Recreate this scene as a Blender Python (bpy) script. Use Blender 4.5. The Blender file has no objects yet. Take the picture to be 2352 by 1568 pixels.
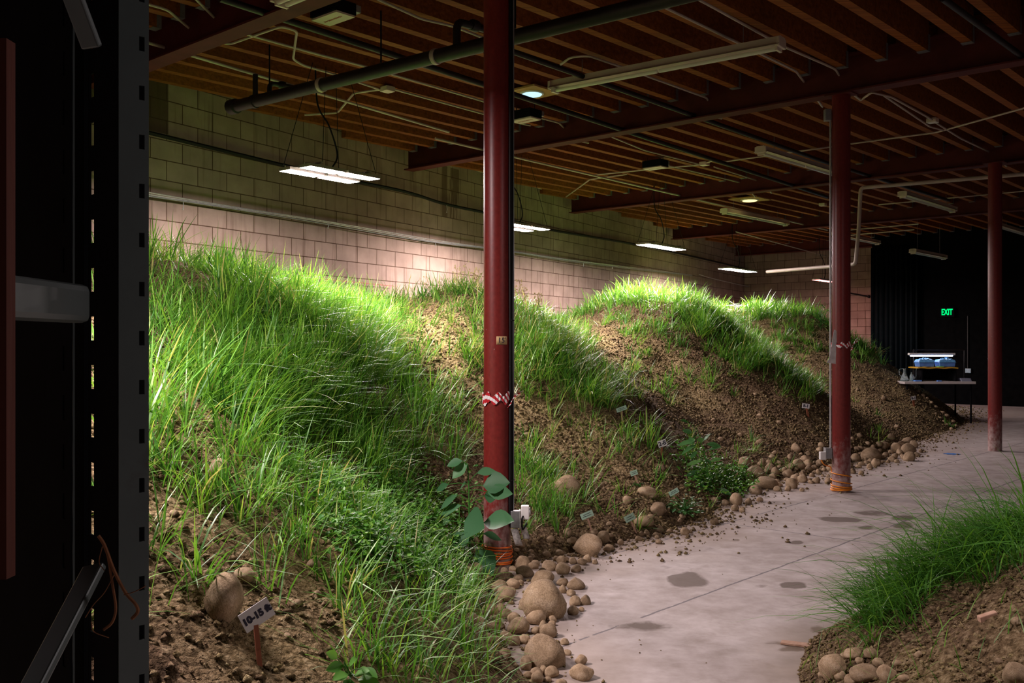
import bpy, bmesh, math, random
import numpy as np
from mathutils import Vector, Matrix

# ------------------------------------------------------------------ camera, world, exposure
SC = bpy.context.scene
COL = SC.collection
F, CX, CY, H = 2240.0, 1176.0, 788.0, 1.40
cam_d = bpy.data.cameras.new('camera')
cam_d.sensor_width = 36.0
cam_d.lens = F / 2352.0 * 36.0
cam_d.shift_y = (CY - 784.0) / 2352.0
cam_d.clip_start = 0.05
cam_d.clip_end = 200
cam = bpy.data.objects.new('camera', cam_d)
COL.objects.link(cam)
cam.location = (0, 0, H)
cam.rotation_euler = (math.radians(90), 0, 0)
SC.camera = cam
SC.view_settings.view_transform = 'Standard'
SC.view_settings.look = 'None'
SC.view_settings.gamma = 1.0
SC.view_settings.use_curve_mapping = False
SC.view_settings.exposure = 1.05
world = bpy.data.worlds.new('world')
SC.world = world
world.use_nodes = True
WORLD_STRENGTH = 0.026
world.node_tree.nodes['Background'].inputs[0].default_value = (1.0, 0.96, 0.93, 1)
world.node_tree.nodes['Background'].inputs[1].default_value = WORLD_STRENGTH
PANEL_STRENGTH = 190.0
PANEL_COLOR = (1.0, 0.83, 0.83, 1)

random.seed(7)
rng = np.random.default_rng(7)

# ------------------------------------------------------------------ coordinates
def px(x, y, Y):
    return Vector(((x - CX) / F * Y, Y, H - (y - CY) / F * Y))

def pz(x, y, z):
    Y = (H - z) * F / (y - CY)
    return px(x, y, Y)

WA = Vector((-3.505, 9.9, 0)); WD = Vector((0.497, 0.868, 0)); WN = Vector((0.868, -0.497, 0))
JD = Vector((0.669, 0.743, 0)); BD = Vector((0.743, -0.669, 0))

def so(s, o, z=0.0):
    p = WA + WD * s + WN * o
    return Vector((p.x, p.y, z))

def nq(n, q, z=0.0):
    p = JD * n + BD * q
    return Vector((p.x, p.y, z))

def wallpt(x, y, off=0.06):
    u = (x - CX) / F
    Y = (7.96 - off) / (0.497 - 0.868 * u)
    return px(x, y, Y)

def hash2(ix, iy, seed):
    h = (ix.astype(np.int64) * 374761393 + iy.astype(np.int64) * 668265263 + seed * 1442695041) & 0x7fffffff
    h = ((h ^ (h >> 13)) * 1274126177) & 0x7fffffff
    h = h ^ (h >> 16)
    return (h & 0xffff) / 65535.0

def vnoise(x, y, seed=0):
    ix = np.floor(x); iy = np.floor(y)
    fx = x - ix; fy = y - iy
    fx = fx * fx * (3 - 2 * fx); fy = fy * fy * (3 - 2 * fy)
    a = hash2(ix, iy, seed); b = hash2(ix + 1, iy, seed)
    c = hash2(ix, iy + 1, seed); d = hash2(ix + 1, iy + 1, seed)
    return (a * (1 - fx) + b * fx) * (1 - fy) + (c * (1 - fx) + d * fx) * fy

def fbm(x, y, seed=0, octs=4):
    t = 0; a = 0.5; n = 0
    for i in range(octs):
        t = t + a * vnoise(x, y, seed + i); n += a
        x = x * 2.03 + 17.1; y = y * 2.03 + 9.7; a *= 0.5
    return t / n - 0.5

# ------------------------------------------------------------------ the bank of mounds: height over (sw, o)
CREST = [-2.0, 2.7, 7.5, 13.3]
def kshift(sw):
    return np.interp(sw, [-3, -1.5, 2.7, 7.5, 13.3], [0.0, 0.05, 0.5, 0.38, 0.3])
def edge_o(s):
    return np.interp(s, [-8, -5.0, -4.2, -3.4, -2.85, -2.4, -1.6, -0.3, 0.8, 2.3, 4.0, 6.0, 10.8, 14.0, 18.0],
                     [6.5, 6.55, 6.45, 6.1, 5.60, 5.22, 4.90, 5.3, 5.45, 5.2, 5.55, 5.9, 6.3, 6.3, 5.6])
def height_sw(sw, o):
    s = sw - kshift(sw) * (o - 2.2)
    e = edge_o(s) + 0.16 * fbm(s * 1.7, o * 0.6, 3)
    t = e - o
    sl = np.interp(s, [-5, -3.2, -1.6, 0.5, 3, 7, 11, 14], [0.56, 0.60, 0.78, 0.72, 0.66, 0.66, 0.70, 0.72])
    cap = np.interp(sw, [-6, -4, -2, 0.3, 2.7, 5.2, 7.5, 10.2, 13.3, 15], [1.7, 1.95, 2.02, 1.9, 1.98, 1.9, 2.08, 1.95, 2.12, 1.7])
    base = sl * t
    k = 0.45
    hh = np.clip(0.5 + 0.5 * (cap - base) / k, 0, 1)
    h = cap * (1 - hh) + base * hh - k * hh * (1 - hh)
    xs = [-20] + CREST + [26]
    w = np.zeros_like(sw)
    for i in range(1, len(CREST)):
        a, b = CREST[i - 1], CREST[i]
        m = (sw >= a) & (sw < b)
        w = np.where(m, np.sin(np.pi * np.clip((sw - a) / (b - a), 0, 1)) ** 2, w)
    depth = np.interp(o, [0, 2.0, 3.2, 4.6, 5.6], [0.14, 0.18, 0.36, 0.50, 0.30])
    depth = depth * np.interp(sw, [-2, 0.3, 2.7, 5, 7.5, 10, 13.3], [1.0, 0.95, 1, 1.1, 1, 1.1, 1])
    h = np.where(h > 0, h * (1 - depth * w), h)
    h = h - 0.22 * np.clip(1.7 - o, 0, 2) ** 2
    far = np.clip(sw - 13.9, 0, None)
    near = np.clip(-4.9 - sw, 0, None)
    h = h - 0.62 * far - 0.75 * near
    body = np.clip(t, 0, 1)
    h = h + body * (0.22 * fbm(s * 1.1, o * 1.1, 11, 3) + 0.09 * fbm(s * 4.3, o * 4.3, 21, 3))
    return h
def unwarp(s, o):
    sw = s.copy()
    for _ in range(12):
        sw = s + kshift(sw) * (o - 2.2)
    return sw
RC = (3.05, 3.35); RR = 1.95
def right_h(X, Y):
    d = np.hypot(X - RC[0], Y - RC[1])
    ang = np.arctan2(Y - RC[1], X - RC[0])
    R = RR + 0.12 * np.sin(ang * 3 + 1.0) + 0.10 * fbm(X * 2, Y * 2, 55)
    h = 0.60 * (R - d)
    h = np.minimum(h, 1.0 - 0.1 * np.clip(0.3 - d, 0, 1))
    return h + np.clip(R - d, 0, 1) * 0.14 * fbm(X * 3.1, Y * 3.1, 31, 4)
def ground(X, Y):
    X = np.asarray(X, float); Y = np.asarray(Y, float)
    rx = X - WA.x; ry = Y - WA.y
    s = rx * WD.x + ry * WD.y; o = rx * WN.x + ry * WN.y
    h = height_sw(unwarp(s, o), o)
    h = np.where(o < 0, 0, h)
    return np.maximum(np.maximum(h, right_h(X, Y)), 0.0)
def hit(x, y, y0=1.2, y1=26.0):
    """ground point seen at photograph pixel (x, y)"""
    Ys = np.arange(y0, y1, 0.02)
    X = (x - CX) / F * Ys; Z = H - (y - CY) / F * Ys
    g = ground(X, Ys)
    below = np.nonzero(Z <= g)[0]
    i = below[0] if len(below) else len(Ys) - 1
    return Vector((X[i], Ys[i], g[i]))
def gz(p):
    return float(ground(np.array([p[0]]), np.array([p[1]]))[0])

# ------------------------------------------------------------------ materials
def new_mat(name):
    m = bpy.data.materials.new(name)
    m.use_nodes = True
    nt = m.node_tree
    return m, nt, nt.nodes['Principled BSDF']
def lnk(nt, a, b):
    nt.links.new(a, b)
def setv(node, name, val):
    if name in node.inputs:
        node.inputs[name].default_value = val
def ramp(nt, fac, stops):
    r = nt.nodes.new('ShaderNodeValToRGB')
    el = r.color_ramp.elements
    while len(el) < len(stops):
        el.new(0.5)
    for e, (p, c) in zip(el, stops):
        e.position = p
        e.color = (c[0], c[1], c[2], 1)
    lnk(nt, fac, r.inputs[0])
    return r
def noise(nt, vec, scale, detail=4, rough=0.55, dist=0.0):
    n = nt.nodes.new('ShaderNodeTexNoise')
    n.inputs['Scale'].default_value = scale
    n.inputs['Detail'].default_value = detail
    n.inputs['Roughness'].default_value = rough
    n.inputs['Distortion'].default_value = dist
    if vec is not None:
        lnk(nt, vec, n.inputs['Vector'])
    return n
def mapping(nt, sc=(1, 1, 1), src='Object'):
    tc = nt.nodes.new('ShaderNodeTexCoord')
    mp = nt.nodes.new('ShaderNodeMapping')
    mp.inputs['Scale'].default_value = sc
    lnk(nt, tc.outputs[src], mp.inputs['Vector'])
    return mp.outputs[0]
def bump(nt, bs, hgt, strength, dist=0.01):
    b = nt.nodes.new('ShaderNodeBump')
    b.inputs['Strength'].default_value = strength
    b.inputs['Distance'].default_value = dist
    lnk(nt, hgt, b.inputs['Height'])
    lnk(nt, b.outputs[0], bs.inputs['Normal'])
def math_n(nt, op, a, b=None, clamp=False):
    m = nt.nodes.new('ShaderNodeMath')
    m.operation = op
    m.use_clamp = clamp
    for i, v in enumerate((a, b)):
        if v is None:
            continue
        if isinstance(v, (int, float)):
            m.inputs[i].default_value = v
        else:
            lnk(nt, v, m.inputs[i])
    return m.outputs[0]
def mixc(nt, fac, a, b, mode='MIX'):
    m = nt.nodes.new('ShaderNodeMix')
    m.data_type = 'RGBA'
    m.blend_type = mode
    if isinstance(fac, (int, float)):
        m.inputs[0].default_value = fac
    else:
        lnk(nt, fac, m.inputs[0])
    for i, v in ((6, a), (7, b)):
        if isinstance(v, tuple):
            m.inputs[i].default_value = (v[0], v[1], v[2], 1)
        else:
            lnk(nt, v, m.inputs[i])
    return m.outputs[2]

def simple(name, c, rough=0.5, metal=0.0, var=0.15, scale=8.0, bmp=0.0, spec=0.5):
    m, nt, bs = new_mat(name)
    v = mapping(nt)
    n = noise(nt, v, scale)
    lo = tuple(max(0, x * (1 - var)) for x in c); hi = tuple(min(1, x * (1 + var)) for x in c)
    r = ramp(nt, n.outputs[0], [(0.3, lo), (0.7, hi)])
    lnk(nt, r.outputs[0], bs.inputs['Base Color'])
    setv(bs, 'Roughness', rough); setv(bs, 'Metallic', metal); setv(bs, 'Specular IOR Level', spec)
    if bmp:
        bump(nt, bs, n.outputs[0], bmp, 0.004)
    return m
def emit(name, c, strength):
    m = bpy.data.materials.new(name)
    m.use_nodes = True
    nt = m.node_tree
    nt.nodes.clear()
    e = nt.nodes.new('ShaderNodeEmission'); o = nt.nodes.new('ShaderNodeOutputMaterial')
    e.inputs[0].default_value = (c[0], c[1], c[2], 1); e.inputs[1].default_value = strength
    lnk(nt, e.outputs[0], o.inputs[0])
    return m

M = {}
def block_wall_mat():
    m, nt, bs = new_mat('concrete_block')
    tc = nt.nodes.new('ShaderNodeTexCoord')
    sp = nt.nodes.new('ShaderNodeSeparateXYZ'); lnk(nt, tc.outputs['Object'], sp.inputs[0])
    cb = nt.nodes.new('ShaderNodeCombineXYZ'); lnk(nt, sp.outputs[0], cb.inputs[0]); lnk(nt, sp.outputs[2], cb.inputs[1])
    br = nt.nodes.new('ShaderNodeTexBrick')
    br.offset = 0.5
    br.inputs['Scale'].default_value = 1.0
    br.inputs['Brick Width'].default_value = 0.4064
    br.inputs['Row Height'].default_value = 0.2032
    br.inputs['Mortar Size'].default_value = 0.006
    br.inputs['Mortar Smooth'].default_value = 0.3
    br.inputs['Bias'].default_value = 0.0
    br.inputs['Color1'].default_value = (0.37, 0.278, 0.235, 1)
    br.inputs['Color2'].default_value = (0.315, 0.232, 0.195, 1)
    br.inputs['Mortar'].default_value = (0.10, 0.06, 0.04, 1)
    lnk(nt, cb.outputs[0], br.inputs['Vector'])
    n1 = noise(nt, cb.outputs[0], 3.0, 5)
    mp = nt.nodes.new('ShaderNodeMapping'); mp.inputs['Scale'].default_value = (9, 0.5, 1)
    lnk(nt, cb.outputs[0], mp.inputs[0])
    n2 = noise(nt, mp.outputs[0], 1.3, 3)
    r2 = ramp(nt, n2.outputs[0], [(0.56, (1, 1, 1)), (0.72, (0.45, 0.38, 0.34))])
    r1 = ramp(nt, n1.outputs[0], [(0.3, (0.78, 0.76, 0.74)), (0.7, (1.12, 1.1, 1.08))])
    c = mixc(nt, 1.0, br.outputs['Color'], r1.outputs[0], 'MULTIPLY')
    c = mixc(nt, 0.7, c, r2.outputs[0], 'MULTIPLY')
    # dark tar-like rectangle and run marks on the upper part of the wall
    def boxmask(x0, x1, z0, z1):
        a = math_n(nt, 'GREATER_THAN', sp.outputs[0], x0); b = math_n(nt, 'LESS_THAN', sp.outputs[0], x1)
        d = math_n(nt, 'GREATER_THAN', sp.outputs[2], z0); e = math_n(nt, 'LESS_THAN', sp.outputs[2], z1)
        return math_n(nt, 'MULTIPLY', math_n(nt, 'MULTIPLY', a, b), math_n(nt, 'MULTIPLY', d, e))
    mk = boxmask(-1.2, 0.02, 3.52, 4.12)
    c = mixc(nt, math_n(nt, 'MULTIPLY', mk, 0.85), c, (0.07, 0.04, 0.025))
    mk2 = math_n(nt, 'MULTIPLY', boxmask(5.0, 5.45, 3.25, 4.0), math_n(nt, 'GREATER_THAN', n2.outputs[0], 0.45))
    c = mixc(nt, math_n(nt, 'MULTIPLY', mk2, 0.7), c, (0.09, 0.05, 0.03))
    lnk(nt, c, bs.inputs['Base Color'])
    setv(bs, 'Roughness', 0.92); setv(bs, 'Specular IOR Level', 0.15)
    nb = noise(nt, cb.outputs[0], 90, 3)
    h = math_n(nt, 'SUBTRACT', math_n(nt, 'MULTIPLY', nb.outputs[0], 0.35), br.outputs['Fac'])
    bump(nt, bs, h, 0.55, 0.006)
    return m
M['block'] = block_wall_mat()

def soil_mat():
    m, nt, bs = new_mat('soil')
    v = mapping(nt)
    n1 = noise(nt, v, 2.2, 6, 0.6); n2 = noise(nt, v, 38, 5, 0.7); n3 = noise(nt, v, 150, 3, 0.6)
    at = nt.nodes.new('ShaderNodeAttribute'); at.attribute_name = 'sandy'
    dark = ramp(nt, n2.outputs[0], [(0.34, (0.045, 0.027, 0.015)), (0.5, (0.18, 0.115, 0.066)), (0.68, (0.42, 0.31, 0.19))])
    sand = ramp(nt, n2.outputs[0], [(0.30, (0.19, 0.13, 0.05)), (0.5, (0.46, 0.36, 0.165)), (0.70, (0.70, 0.60, 0.34))])
    f = math_n(nt, 'ADD', at.outputs['Fac'], math_n(nt, 'MULTIPLY', math_n(nt, 'SUBTRACT', n1.outputs[0], 0.5), 1.4), True)
    c = mixc(nt, f, dark.outputs[0], sand.outputs[0])
    lnk(nt, c, bs.inputs['Base Color'])
    setv(bs, 'Roughness', 0.95); setv(bs, 'Specular IOR Level', 0.1)
    vo = nt.nodes.new('ShaderNodeTexVoronoi'); vo.inputs['Scale'].default_value = 45
    lnk(nt, v, vo.inputs['Vector'])
    h = math_n(nt, 'ADD', math_n(nt, 'MULTIPLY', n2.outputs[0], 1.2), math_n(nt, 'MULTIPLY', n3.outputs[0], 0.4))
    h = math_n(nt, 'SUBTRACT', h, math_n(nt, 'MULTIPLY', vo.outputs['Distance'], 0.8))
    bump(nt, bs, h, 1.0, 0.03)
    return m
M['soil'] = soil_mat()

def stone_mat(name, c1, c2, c3):
    m, nt, bs = new_mat(name)
    v = mapping(nt)
    oi = nt.nodes.new('ShaderNodeObjectInfo')
    n1 = noise(nt, v, 1.6, 5, 0.6); n2 = noise(nt, v, 14, 4, 0.7)
    r = ramp(nt, n1.outputs[0], [(0.3, c1), (0.52, c2), (0.72, c3)])
    sp = ramp(nt, n2.outputs[0], [(0.34, (0.6, 0.56, 0.52)), (0.6, (1.05, 1.03, 1.0))])
    c = mixc(nt, 1.0, r.outputs[0], sp.outputs[0], 'MULTIPLY')
    rr = ramp(nt, oi.outputs['Random'], [(0.0, (0.78, 0.74, 0.70)), (0.5, (1, 0.97, 0.92)), (1.0, (1.15, 1.1, 1.05))])
    c = mixc(nt, 1.0, c, rr.outputs[0], 'MULTIPLY')
    lnk(nt, c, bs.inputs['Base Color'])
    setv(bs, 'Roughness', 0.85); setv(bs, 'Specular IOR Level', 0.2)
    bump(nt, bs, n2.outputs[0], 0.35, 0.02)
    return m
M['stone'] = stone_mat('river_stone', (0.27, 0.20, 0.13), (0.40, 0.31, 0.21), (0.50, 0.41, 0.31))

def grass_mat(name, stops, trans=0.35, spec=0.45):
    m = bpy.data.materials.new(name)
    m.use_nodes = True
    nt = m.node_tree
    bs = nt.nodes['Principled BSDF']
    at = nt.nodes.new('ShaderNodeAttribute'); at.attribute_name = 'rnd'
    r = ramp(nt, at.outputs['Fac'], stops)
    lnk(nt, r.outputs[0], bs.inputs['Base Color'])
    setv(bs, 'Roughness', 0.42); setv(bs, 'Specular IOR Level', spec)
    tr = nt.nodes.new('ShaderNodeBsdfTranslucent')
    c = mixc(nt, 1.0, r.outputs[0], (1.3, 1.2, 0.7), 'MULTIPLY')
    lnk(nt, c, tr.inputs[0])
    mx = nt.nodes.new('ShaderNodeMixShader'); mx.inputs[0].default_value = trans
    out = nt.nodes['Material Output']
    lnk(nt, bs.outputs[0], mx.inputs[1]); lnk(nt, tr.outputs[0], mx.inputs[2]); lnk(nt, mx.outputs[0], out.inputs[0])
    return m
M['grass'] = grass_mat('grass_blades', [(0.0, (0.03, 0.12, 0.022)), (0.45, (0.10, 0.29, 0.035)), (0.85, (0.24, 0.48, 0.06)), (0.93, (0.36, 0.46, 0.13)), (1.0, (0.50, 0.43, 0.22))])
M['leaf'] = grass_mat('broad_leaf', [(0.0, (0.035, 0.12, 0.035)), (0.6, (0.07, 0.20, 0.06)), (1.0, (0.12, 0.28, 0.07))], 0.25)
M['leaf_dark'] = grass_mat('dusky_leaf', [(0.0, (0.03, 0.10, 0.04)), (0.7, (0.06, 0.16, 0.07)), (1.0, (0.09, 0.20, 0.085))], 0.15, 0.15)
M['leaf_lime'] = grass_mat('lime_leaf', [(0.0, (0.05, 0.20, 0.03)), (0.7, (0.12, 0.32, 0.05)), (1.0, (0.24, 0.44, 0.07))], 0.35)
M['dry'] = grass_mat('dry_seed_head', [(0.0, (0.45, 0.36, 0.16)), (1.0, (0.62, 0.52, 0.28))], 0.2)

def column_mat():
    m, nt, bs = new_mat('red_column_paint')
    tc = nt.nodes.new('ShaderNodeTexCoord')
    sp = nt.nodes.new('ShaderNodeSeparateXYZ'); lnk(nt, tc.outputs['Object'], sp.inputs[0])
    mp = nt.nodes.new('ShaderNodeMapping'); mp.inputs['Scale'].default_value = (1, 1, 0.6); lnk(nt, tc.outputs['Object'], mp.inputs[0])
    n = noise(nt, mp.outputs[0], 22, 5, 0.65); n2 = noise(nt, mp.outputs[0], 60, 3)
    t = math_n(nt, 'MULTIPLY', math_n(nt, 'SUBTRACT', 0.46, sp.outputs[2]), 2.6)
    f = math_n(nt, 'ADD', t, math_n(nt, 'MULTIPLY', math_n(nt, 'SUBTRACT', n.outputs[0], 0.5), 1.6), True)
    red = ramp(nt, n2.outputs[0], [(0.3, (0.135, 0.0125, 0.0105)), (0.7, (0.185, 0.019, 0.016))])
    worn = ramp(nt, n.outputs[0], [(0.35, (0.20, 0.09, 0.08)), (0.6, (0.40, 0.30, 0.28))])
    c = mixc(nt, f, red.outputs[0], worn.outputs[0])
    chip = math_n(nt, 'GREATER_THAN', n.outputs[0], 0.735)
    c = mixc(nt, math_n(nt, 'MULTIPLY', chip, 0.7), c, (0.45, 0.36, 0.33))
    lnk(nt, c, bs.inputs['Base Color'])
    setv(bs, 'Roughness', 0.38); setv(bs, 'Specular IOR Level', 0.4)
    bump(nt, bs, n2.outputs[0], 0.12, 0.003)
    return m
M['column'] = column_mat()
M['beam'] = simple('red_oxide_beam', (0.095, 0.018, 0.015), 0.7, 0, 0.2, 5, spec=0.2)
def wood(name, a, b, sc=(1, 14, 14), rough=0.75):
    m, nt, bs = new_mat(name)
    v = mapping(nt, sc)
    n = noise(nt, v, 2.2, 5, 0.6, 0.6)
    r = ramp(nt, n.outputs[0], [(0.3, a), (0.7, b)])
    lnk(nt, r.outputs[0], bs.inputs['Base Color']); setv(bs, 'Roughness', rough); setv(bs, 'Specular IOR Level', 0.2)
    bump(nt, bs, n.outputs[0], 0.2, 0.004)
    return m
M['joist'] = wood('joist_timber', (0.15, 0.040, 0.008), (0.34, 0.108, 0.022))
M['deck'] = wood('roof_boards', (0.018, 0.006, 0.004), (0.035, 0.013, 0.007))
M['ply'] = wood('red_plywood', (0.085, 0.02, 0.012), (0.13, 0.033, 0.018), (14, 14, 1))
M['plypale'] = wood('pale_plywood', (0.42, 0.24, 0.09), (0.55, 0.34, 0.14))
M['stake'] = wood('stake_wood', (0.22, 0.07, 0.035), (0.38, 0.14, 0.08), (14, 14, 2))
M['stick'] = wood('pale_stick', (0.38, 0.22, 0.15), (0.52, 0.34, 0.25), (14, 14, 2))
M['black'] = simple('matte_black', (0.006, 0.006, 0.007), 0.9, 0, 0.3, spec=0.05)
M['blackwall'] = simple('black_wall_paint', (0.004, 0.0035, 0.0035), 0.95, 0, 0.3, spec=0.02)
M['curtain'] = simple('black_curtain_cloth', (0.007, 0.009, 0.010), 0.95, 0, 0.2, spec=0.03)
M['cable'] = simple('black_cable', (0.006, 0.0055, 0.006), 0.6, 0, spec=0.25)
M['blackpipe'] = simple('black_iron_pipe', (0.012, 0.009, 0.008), 0.5, 0.1, 0.35, 20, 0.2)
M['emt'] = simple('cream_conduit', (0.50, 0.41, 0.35), 0.45, 0, 0.1)
M['galv'] = simple('galvanised_steel', (0.58, 0.59, 0.60), 0.38, 0.6, 0.18, 30)
M['greybox'] = simple('grey_metal_box', (0.30, 0.31, 0.32), 0.45, 0.5, 0.15, 30)
M['fixture'] = simple('cream_enamel', (0.64, 0.55, 0.45), 0.4, 0, 0.05)
M['tube'] = simple('fluorescent_tube_glass', (0.74, 0.75, 0.62), 0.15, 0, 0.03)
M['white'] = simple('white_plastic', (0.72, 0.70, 0.68), 0.45, 0, 0.05)
M['paper'] = simple('white_card', (0.70, 0.68, 0.68), 0.7, 0, 0.05)
M['tag'] = simple('printed_tag_paper', (0.45, 0.42, 0.40), 0.6, 0, 0.45, 60)
M['greencard'] = simple('pale_green_card', (0.36, 0.55, 0.42), 0.6, 0, 0.06)
M['ink'] = simple('dark_ink', (0.015, 0.015, 0.04), 0.6, 0, 0.05)
M['redink'] = simple('red_print', (0.32, 0.05, 0.03), 0.6, 0, 0.05)
M['tapepaper'] = simple('masking_tape', (0.52, 0.36, 0.17), 0.7, 0, 0.1)
M['orange'] = simple('orange_cord_jacket', (0.85, 0.16, 0.02), 0.45, 0, 0.06)
M['amber'] = simple('amber_cord_jacket', (0.75, 0.25, 0.02), 0.45, 0, 0.06)
M['twine'] = simple('brown_twine', (0.26, 0.11, 0.045), 0.9, 0, 0.3, 60)
M['plastic_wrap'] = simple('crumpled_clear_plastic', (0.62, 0.58, 0.58), 0.25, 0, 0.2, 20, 0.3)
M['redstring'] = simple('red_string', (0.45, 0.08, 0.07), 0.7, 0)
def rack_mat():
    m, nt, bs = new_mat('rack_paint')
    v = mapping(nt)
    n = noise(nt, v, 7, 6, 0.65); n2 = noise(nt, v, 60, 3)
    c = ramp(nt, n.outputs[0], [(0.0, (0.075, 0.098, 0.096)), (0.6, (0.105, 0.133, 0.13)), (0.68, (0.09, 0.105, 0.102)), (0.75, (0.14, 0.055, 0.03))])
    lnk(nt, c.outputs[0], bs.inputs['Base Color'])
    setv(bs, 'Roughness', 0.4); setv(bs, 'Metallic', 0.15)
    bump(nt, bs, n2.outputs[0], 0.05, 0.002)
    return m
M['rack'] = rack_mat()
def floor_mat():
    m, nt, bs = new_mat('polished_concrete')
    v = mapping(nt)
    n1 = noise(nt, v, 0.9, 6, 0.6); n2 = noise(nt, v, 6, 5, 0.65); n3 = noise(nt, v, 2.2, 5, 0.7, 0.6); n4 = noise(nt, v, 45, 3)
    base = ramp(nt, n1.outputs[0], [(0.3, (0.36, 0.315, 0.30)), (0.7, (0.49, 0.45, 0.44))])
    mot = ramp(nt, n2.outputs[0], [(0.3, (0.70, 0.66, 0.62)), (0.7, (1.12, 1.11, 1.12))])
    c = mixc(nt, 1.0, base.outputs[0], mot.outputs[0], 'MULTIPLY')
    pale = ramp(nt, n3.outputs[0], [(0.58, (0, 0, 0)), (0.75, (1, 1, 1))])
    c = mixc(nt, math_n(nt, 'MULTIPLY', pale.outputs[0], 0.35), c, (0.62, 0.57, 0.56))
    at = nt.nodes.new('ShaderNodeAttribute'); at.attribute_name = 'stain'
    f = math_n(nt, 'ADD', at.outputs['Fac'], math_n(nt, 'MULTIPLY', math_n(nt, 'SUBTRACT', n2.outputs[0], 0.5), 0.9))
    fr = ramp(nt, f, [(0.42, (0, 0, 0)), (0.62, (1, 1, 1))])
    sm = ramp(nt, n3.outputs[0], [(0.30, (1, 1, 1)), (0.42, (0, 0, 0))])
    c = mixc(nt, math_n(nt, 'MULTIPLY', sm.outputs[0], 0.35), c, (0.17, 0.125, 0.09))
    c = mixc(nt, math_n(nt, 'MULTIPLY', fr.outputs[0], 0.85), c, (0.095, 0.068, 0.05))
    at3 = nt.nodes.new('ShaderNodeAttribute'); at3.attribute_name = 'dirt'
    c = mixc(nt, math_n(nt, 'MULTIPLY', at3.outputs['Fac'], math_n(nt, 'ADD', n2.outputs[0], 0.1)), c, (0.24, 0.17, 0.11))
    sp = nt.nodes.new('ShaderNodeSeparateXYZ'); lnk(nt, v, sp.inputs[0])
    q = math_n(nt, 'SUBTRACT', math_n(nt, 'MULTIPLY', sp.outputs[0], 0.743), math_n(nt, 'MULTIPLY', sp.outputs[1], 0.669))
    nn = math_n(nt, 'ADD', math_n(nt, 'MULTIPLY', sp.outputs[0], 0.669), math_n(nt, 'MULTIPLY', sp.outputs[1], 0.743))
    tot = None
    for src, pos in ((q, -2.84), (q, -3.84), (nn, 6.75), (nn, 11.3)):
        d = math_n(nt, 'ABSOLUTE', math_n(nt, 'SUBTRACT', src, math_n(nt, 'ADD', pos, math_n(nt, 'MULTIPLY', math_n(nt, 'SUBTRACT', n2.outputs[0], 0.5), 0.03))))
        l = math_n(nt, 'LESS_THAN', d, 0.007)
        tot = l if tot is None else math_n(nt, 'MAXIMUM', tot, l)
    tot = math_n(nt, 'MULTIPLY', tot, math_n(nt, 'GREATER_THAN', n3.outputs[0], 0.43))
    c = mixc(nt, math_n(nt, 'MULTIPLY', tot, 0.8), c, (0.10, 0.09, 0.10))
    lnk(nt, c, bs.inputs['Base Color'])
    setv(bs, 'Roughness', 0.7); setv(bs, 'Specular IOR Level', 0.25)
    bump(nt, bs, n4.outputs[0], 0.08, 0.003)
    return m
M['floor'] = floor_mat()
def stripe_mat():
    m, nt, bs = new_mat('red_white_barrier_tape')
    tc = nt.nodes.new('ShaderNodeTexCoord')
    w = nt.nodes.new('ShaderNodeTexWave'); w.wave_type = 'BANDS'; w.bands_direction = 'DIAGONAL'
    w.inputs['Scale'].default_value = 14; w.inputs['Distortion'].default_value = 1.0; w.inputs['Detail'].default_value = 1
    lnk(nt, tc.outputs['Object'], w.inputs['Vector'])
    r = ramp(nt, w.outputs[0], [(0.48, (0.45, 0.02, 0.03)), (0.54, (0.75, 0.72, 0.72))])
    lnk(nt, r.outputs[0], bs.inputs['Base Color']); setv(bs, 'Roughness', 0.25)
    return m
M['stripe'] = stripe_mat()
M['panel_emit'] = emit('led_panel_light', PANEL_COLOR, PANEL_STRENGTH)
M['panel_dim'] = emit('led_panel_light_dim', PANEL_COLOR, PANEL_STRENGTH * 0.4)
M['panel_red'] = emit('red_led_light', (1.0, 0.13, 0.12), 16.0)
M['panel_case'] = simple('led_panel_case', (0.30, 0.26, 0.22), 0.5, 0.3)
M['exit_emit'] = emit('exit_letters_light', (0.0, 0.85, 0.16), 0.9)
M['bar_emit'] = emit('bench_light_tube', (0.55, 0.72, 1.0), 7.0)
M['lens_blue'] = emit('daylight_lens', (0.45, 0.80, 1.0), 0.75)
M['lens_warm'] = emit('warm_lens', (1.0, 0.78, 0.32), 0.9)
M['teal_emit'] = emit('teal_lamp_light', (0.03, 0.5, 0.8), 55.0)
M['blue_tub'] = simple('blue_plastic_tub', (0.12, 0.28, 0.75), 0.35, 0, 0.2)
M['blue_wrap'] = simple('blue_plastic_wrap', (0.16, 0.45, 0.95), 0.25, 0, 0.25, 25, 0.4)
M['yellow'] = simple('yellow_foam_sheet', (0.75, 0.40, 0.03), 0.7, 0, 0.12)
M['lime'] = simple('lime_cloth', (0.35, 0.75, 0.05), 0.7, 0, 0.12)
M['table'] = simple('table_laminate', (0.62, 0.56, 0.54), 0.5, 0, 0.06)
M['bluepaper'] = simple('bluish_paper', (0.30, 0.32, 0.42), 0.7, 0, 0.1)
def glass_mat():
    m, nt, bs = new_mat('laboratory_glass')
    setv(bs, 'Base Color', (0.75, 0.92, 0.95, 1)); setv(bs, 'Roughness', 0.08)
    setv(bs, 'Transmission Weight', 0.85); setv(bs, 'IOR', 1.3)
    return m
M['glass'] = glass_mat()
M['blue_patch'] = simple('blue_floor_patch', (0.05, 0.16, 0.45), 0.5, 0, 0.2)

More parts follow.
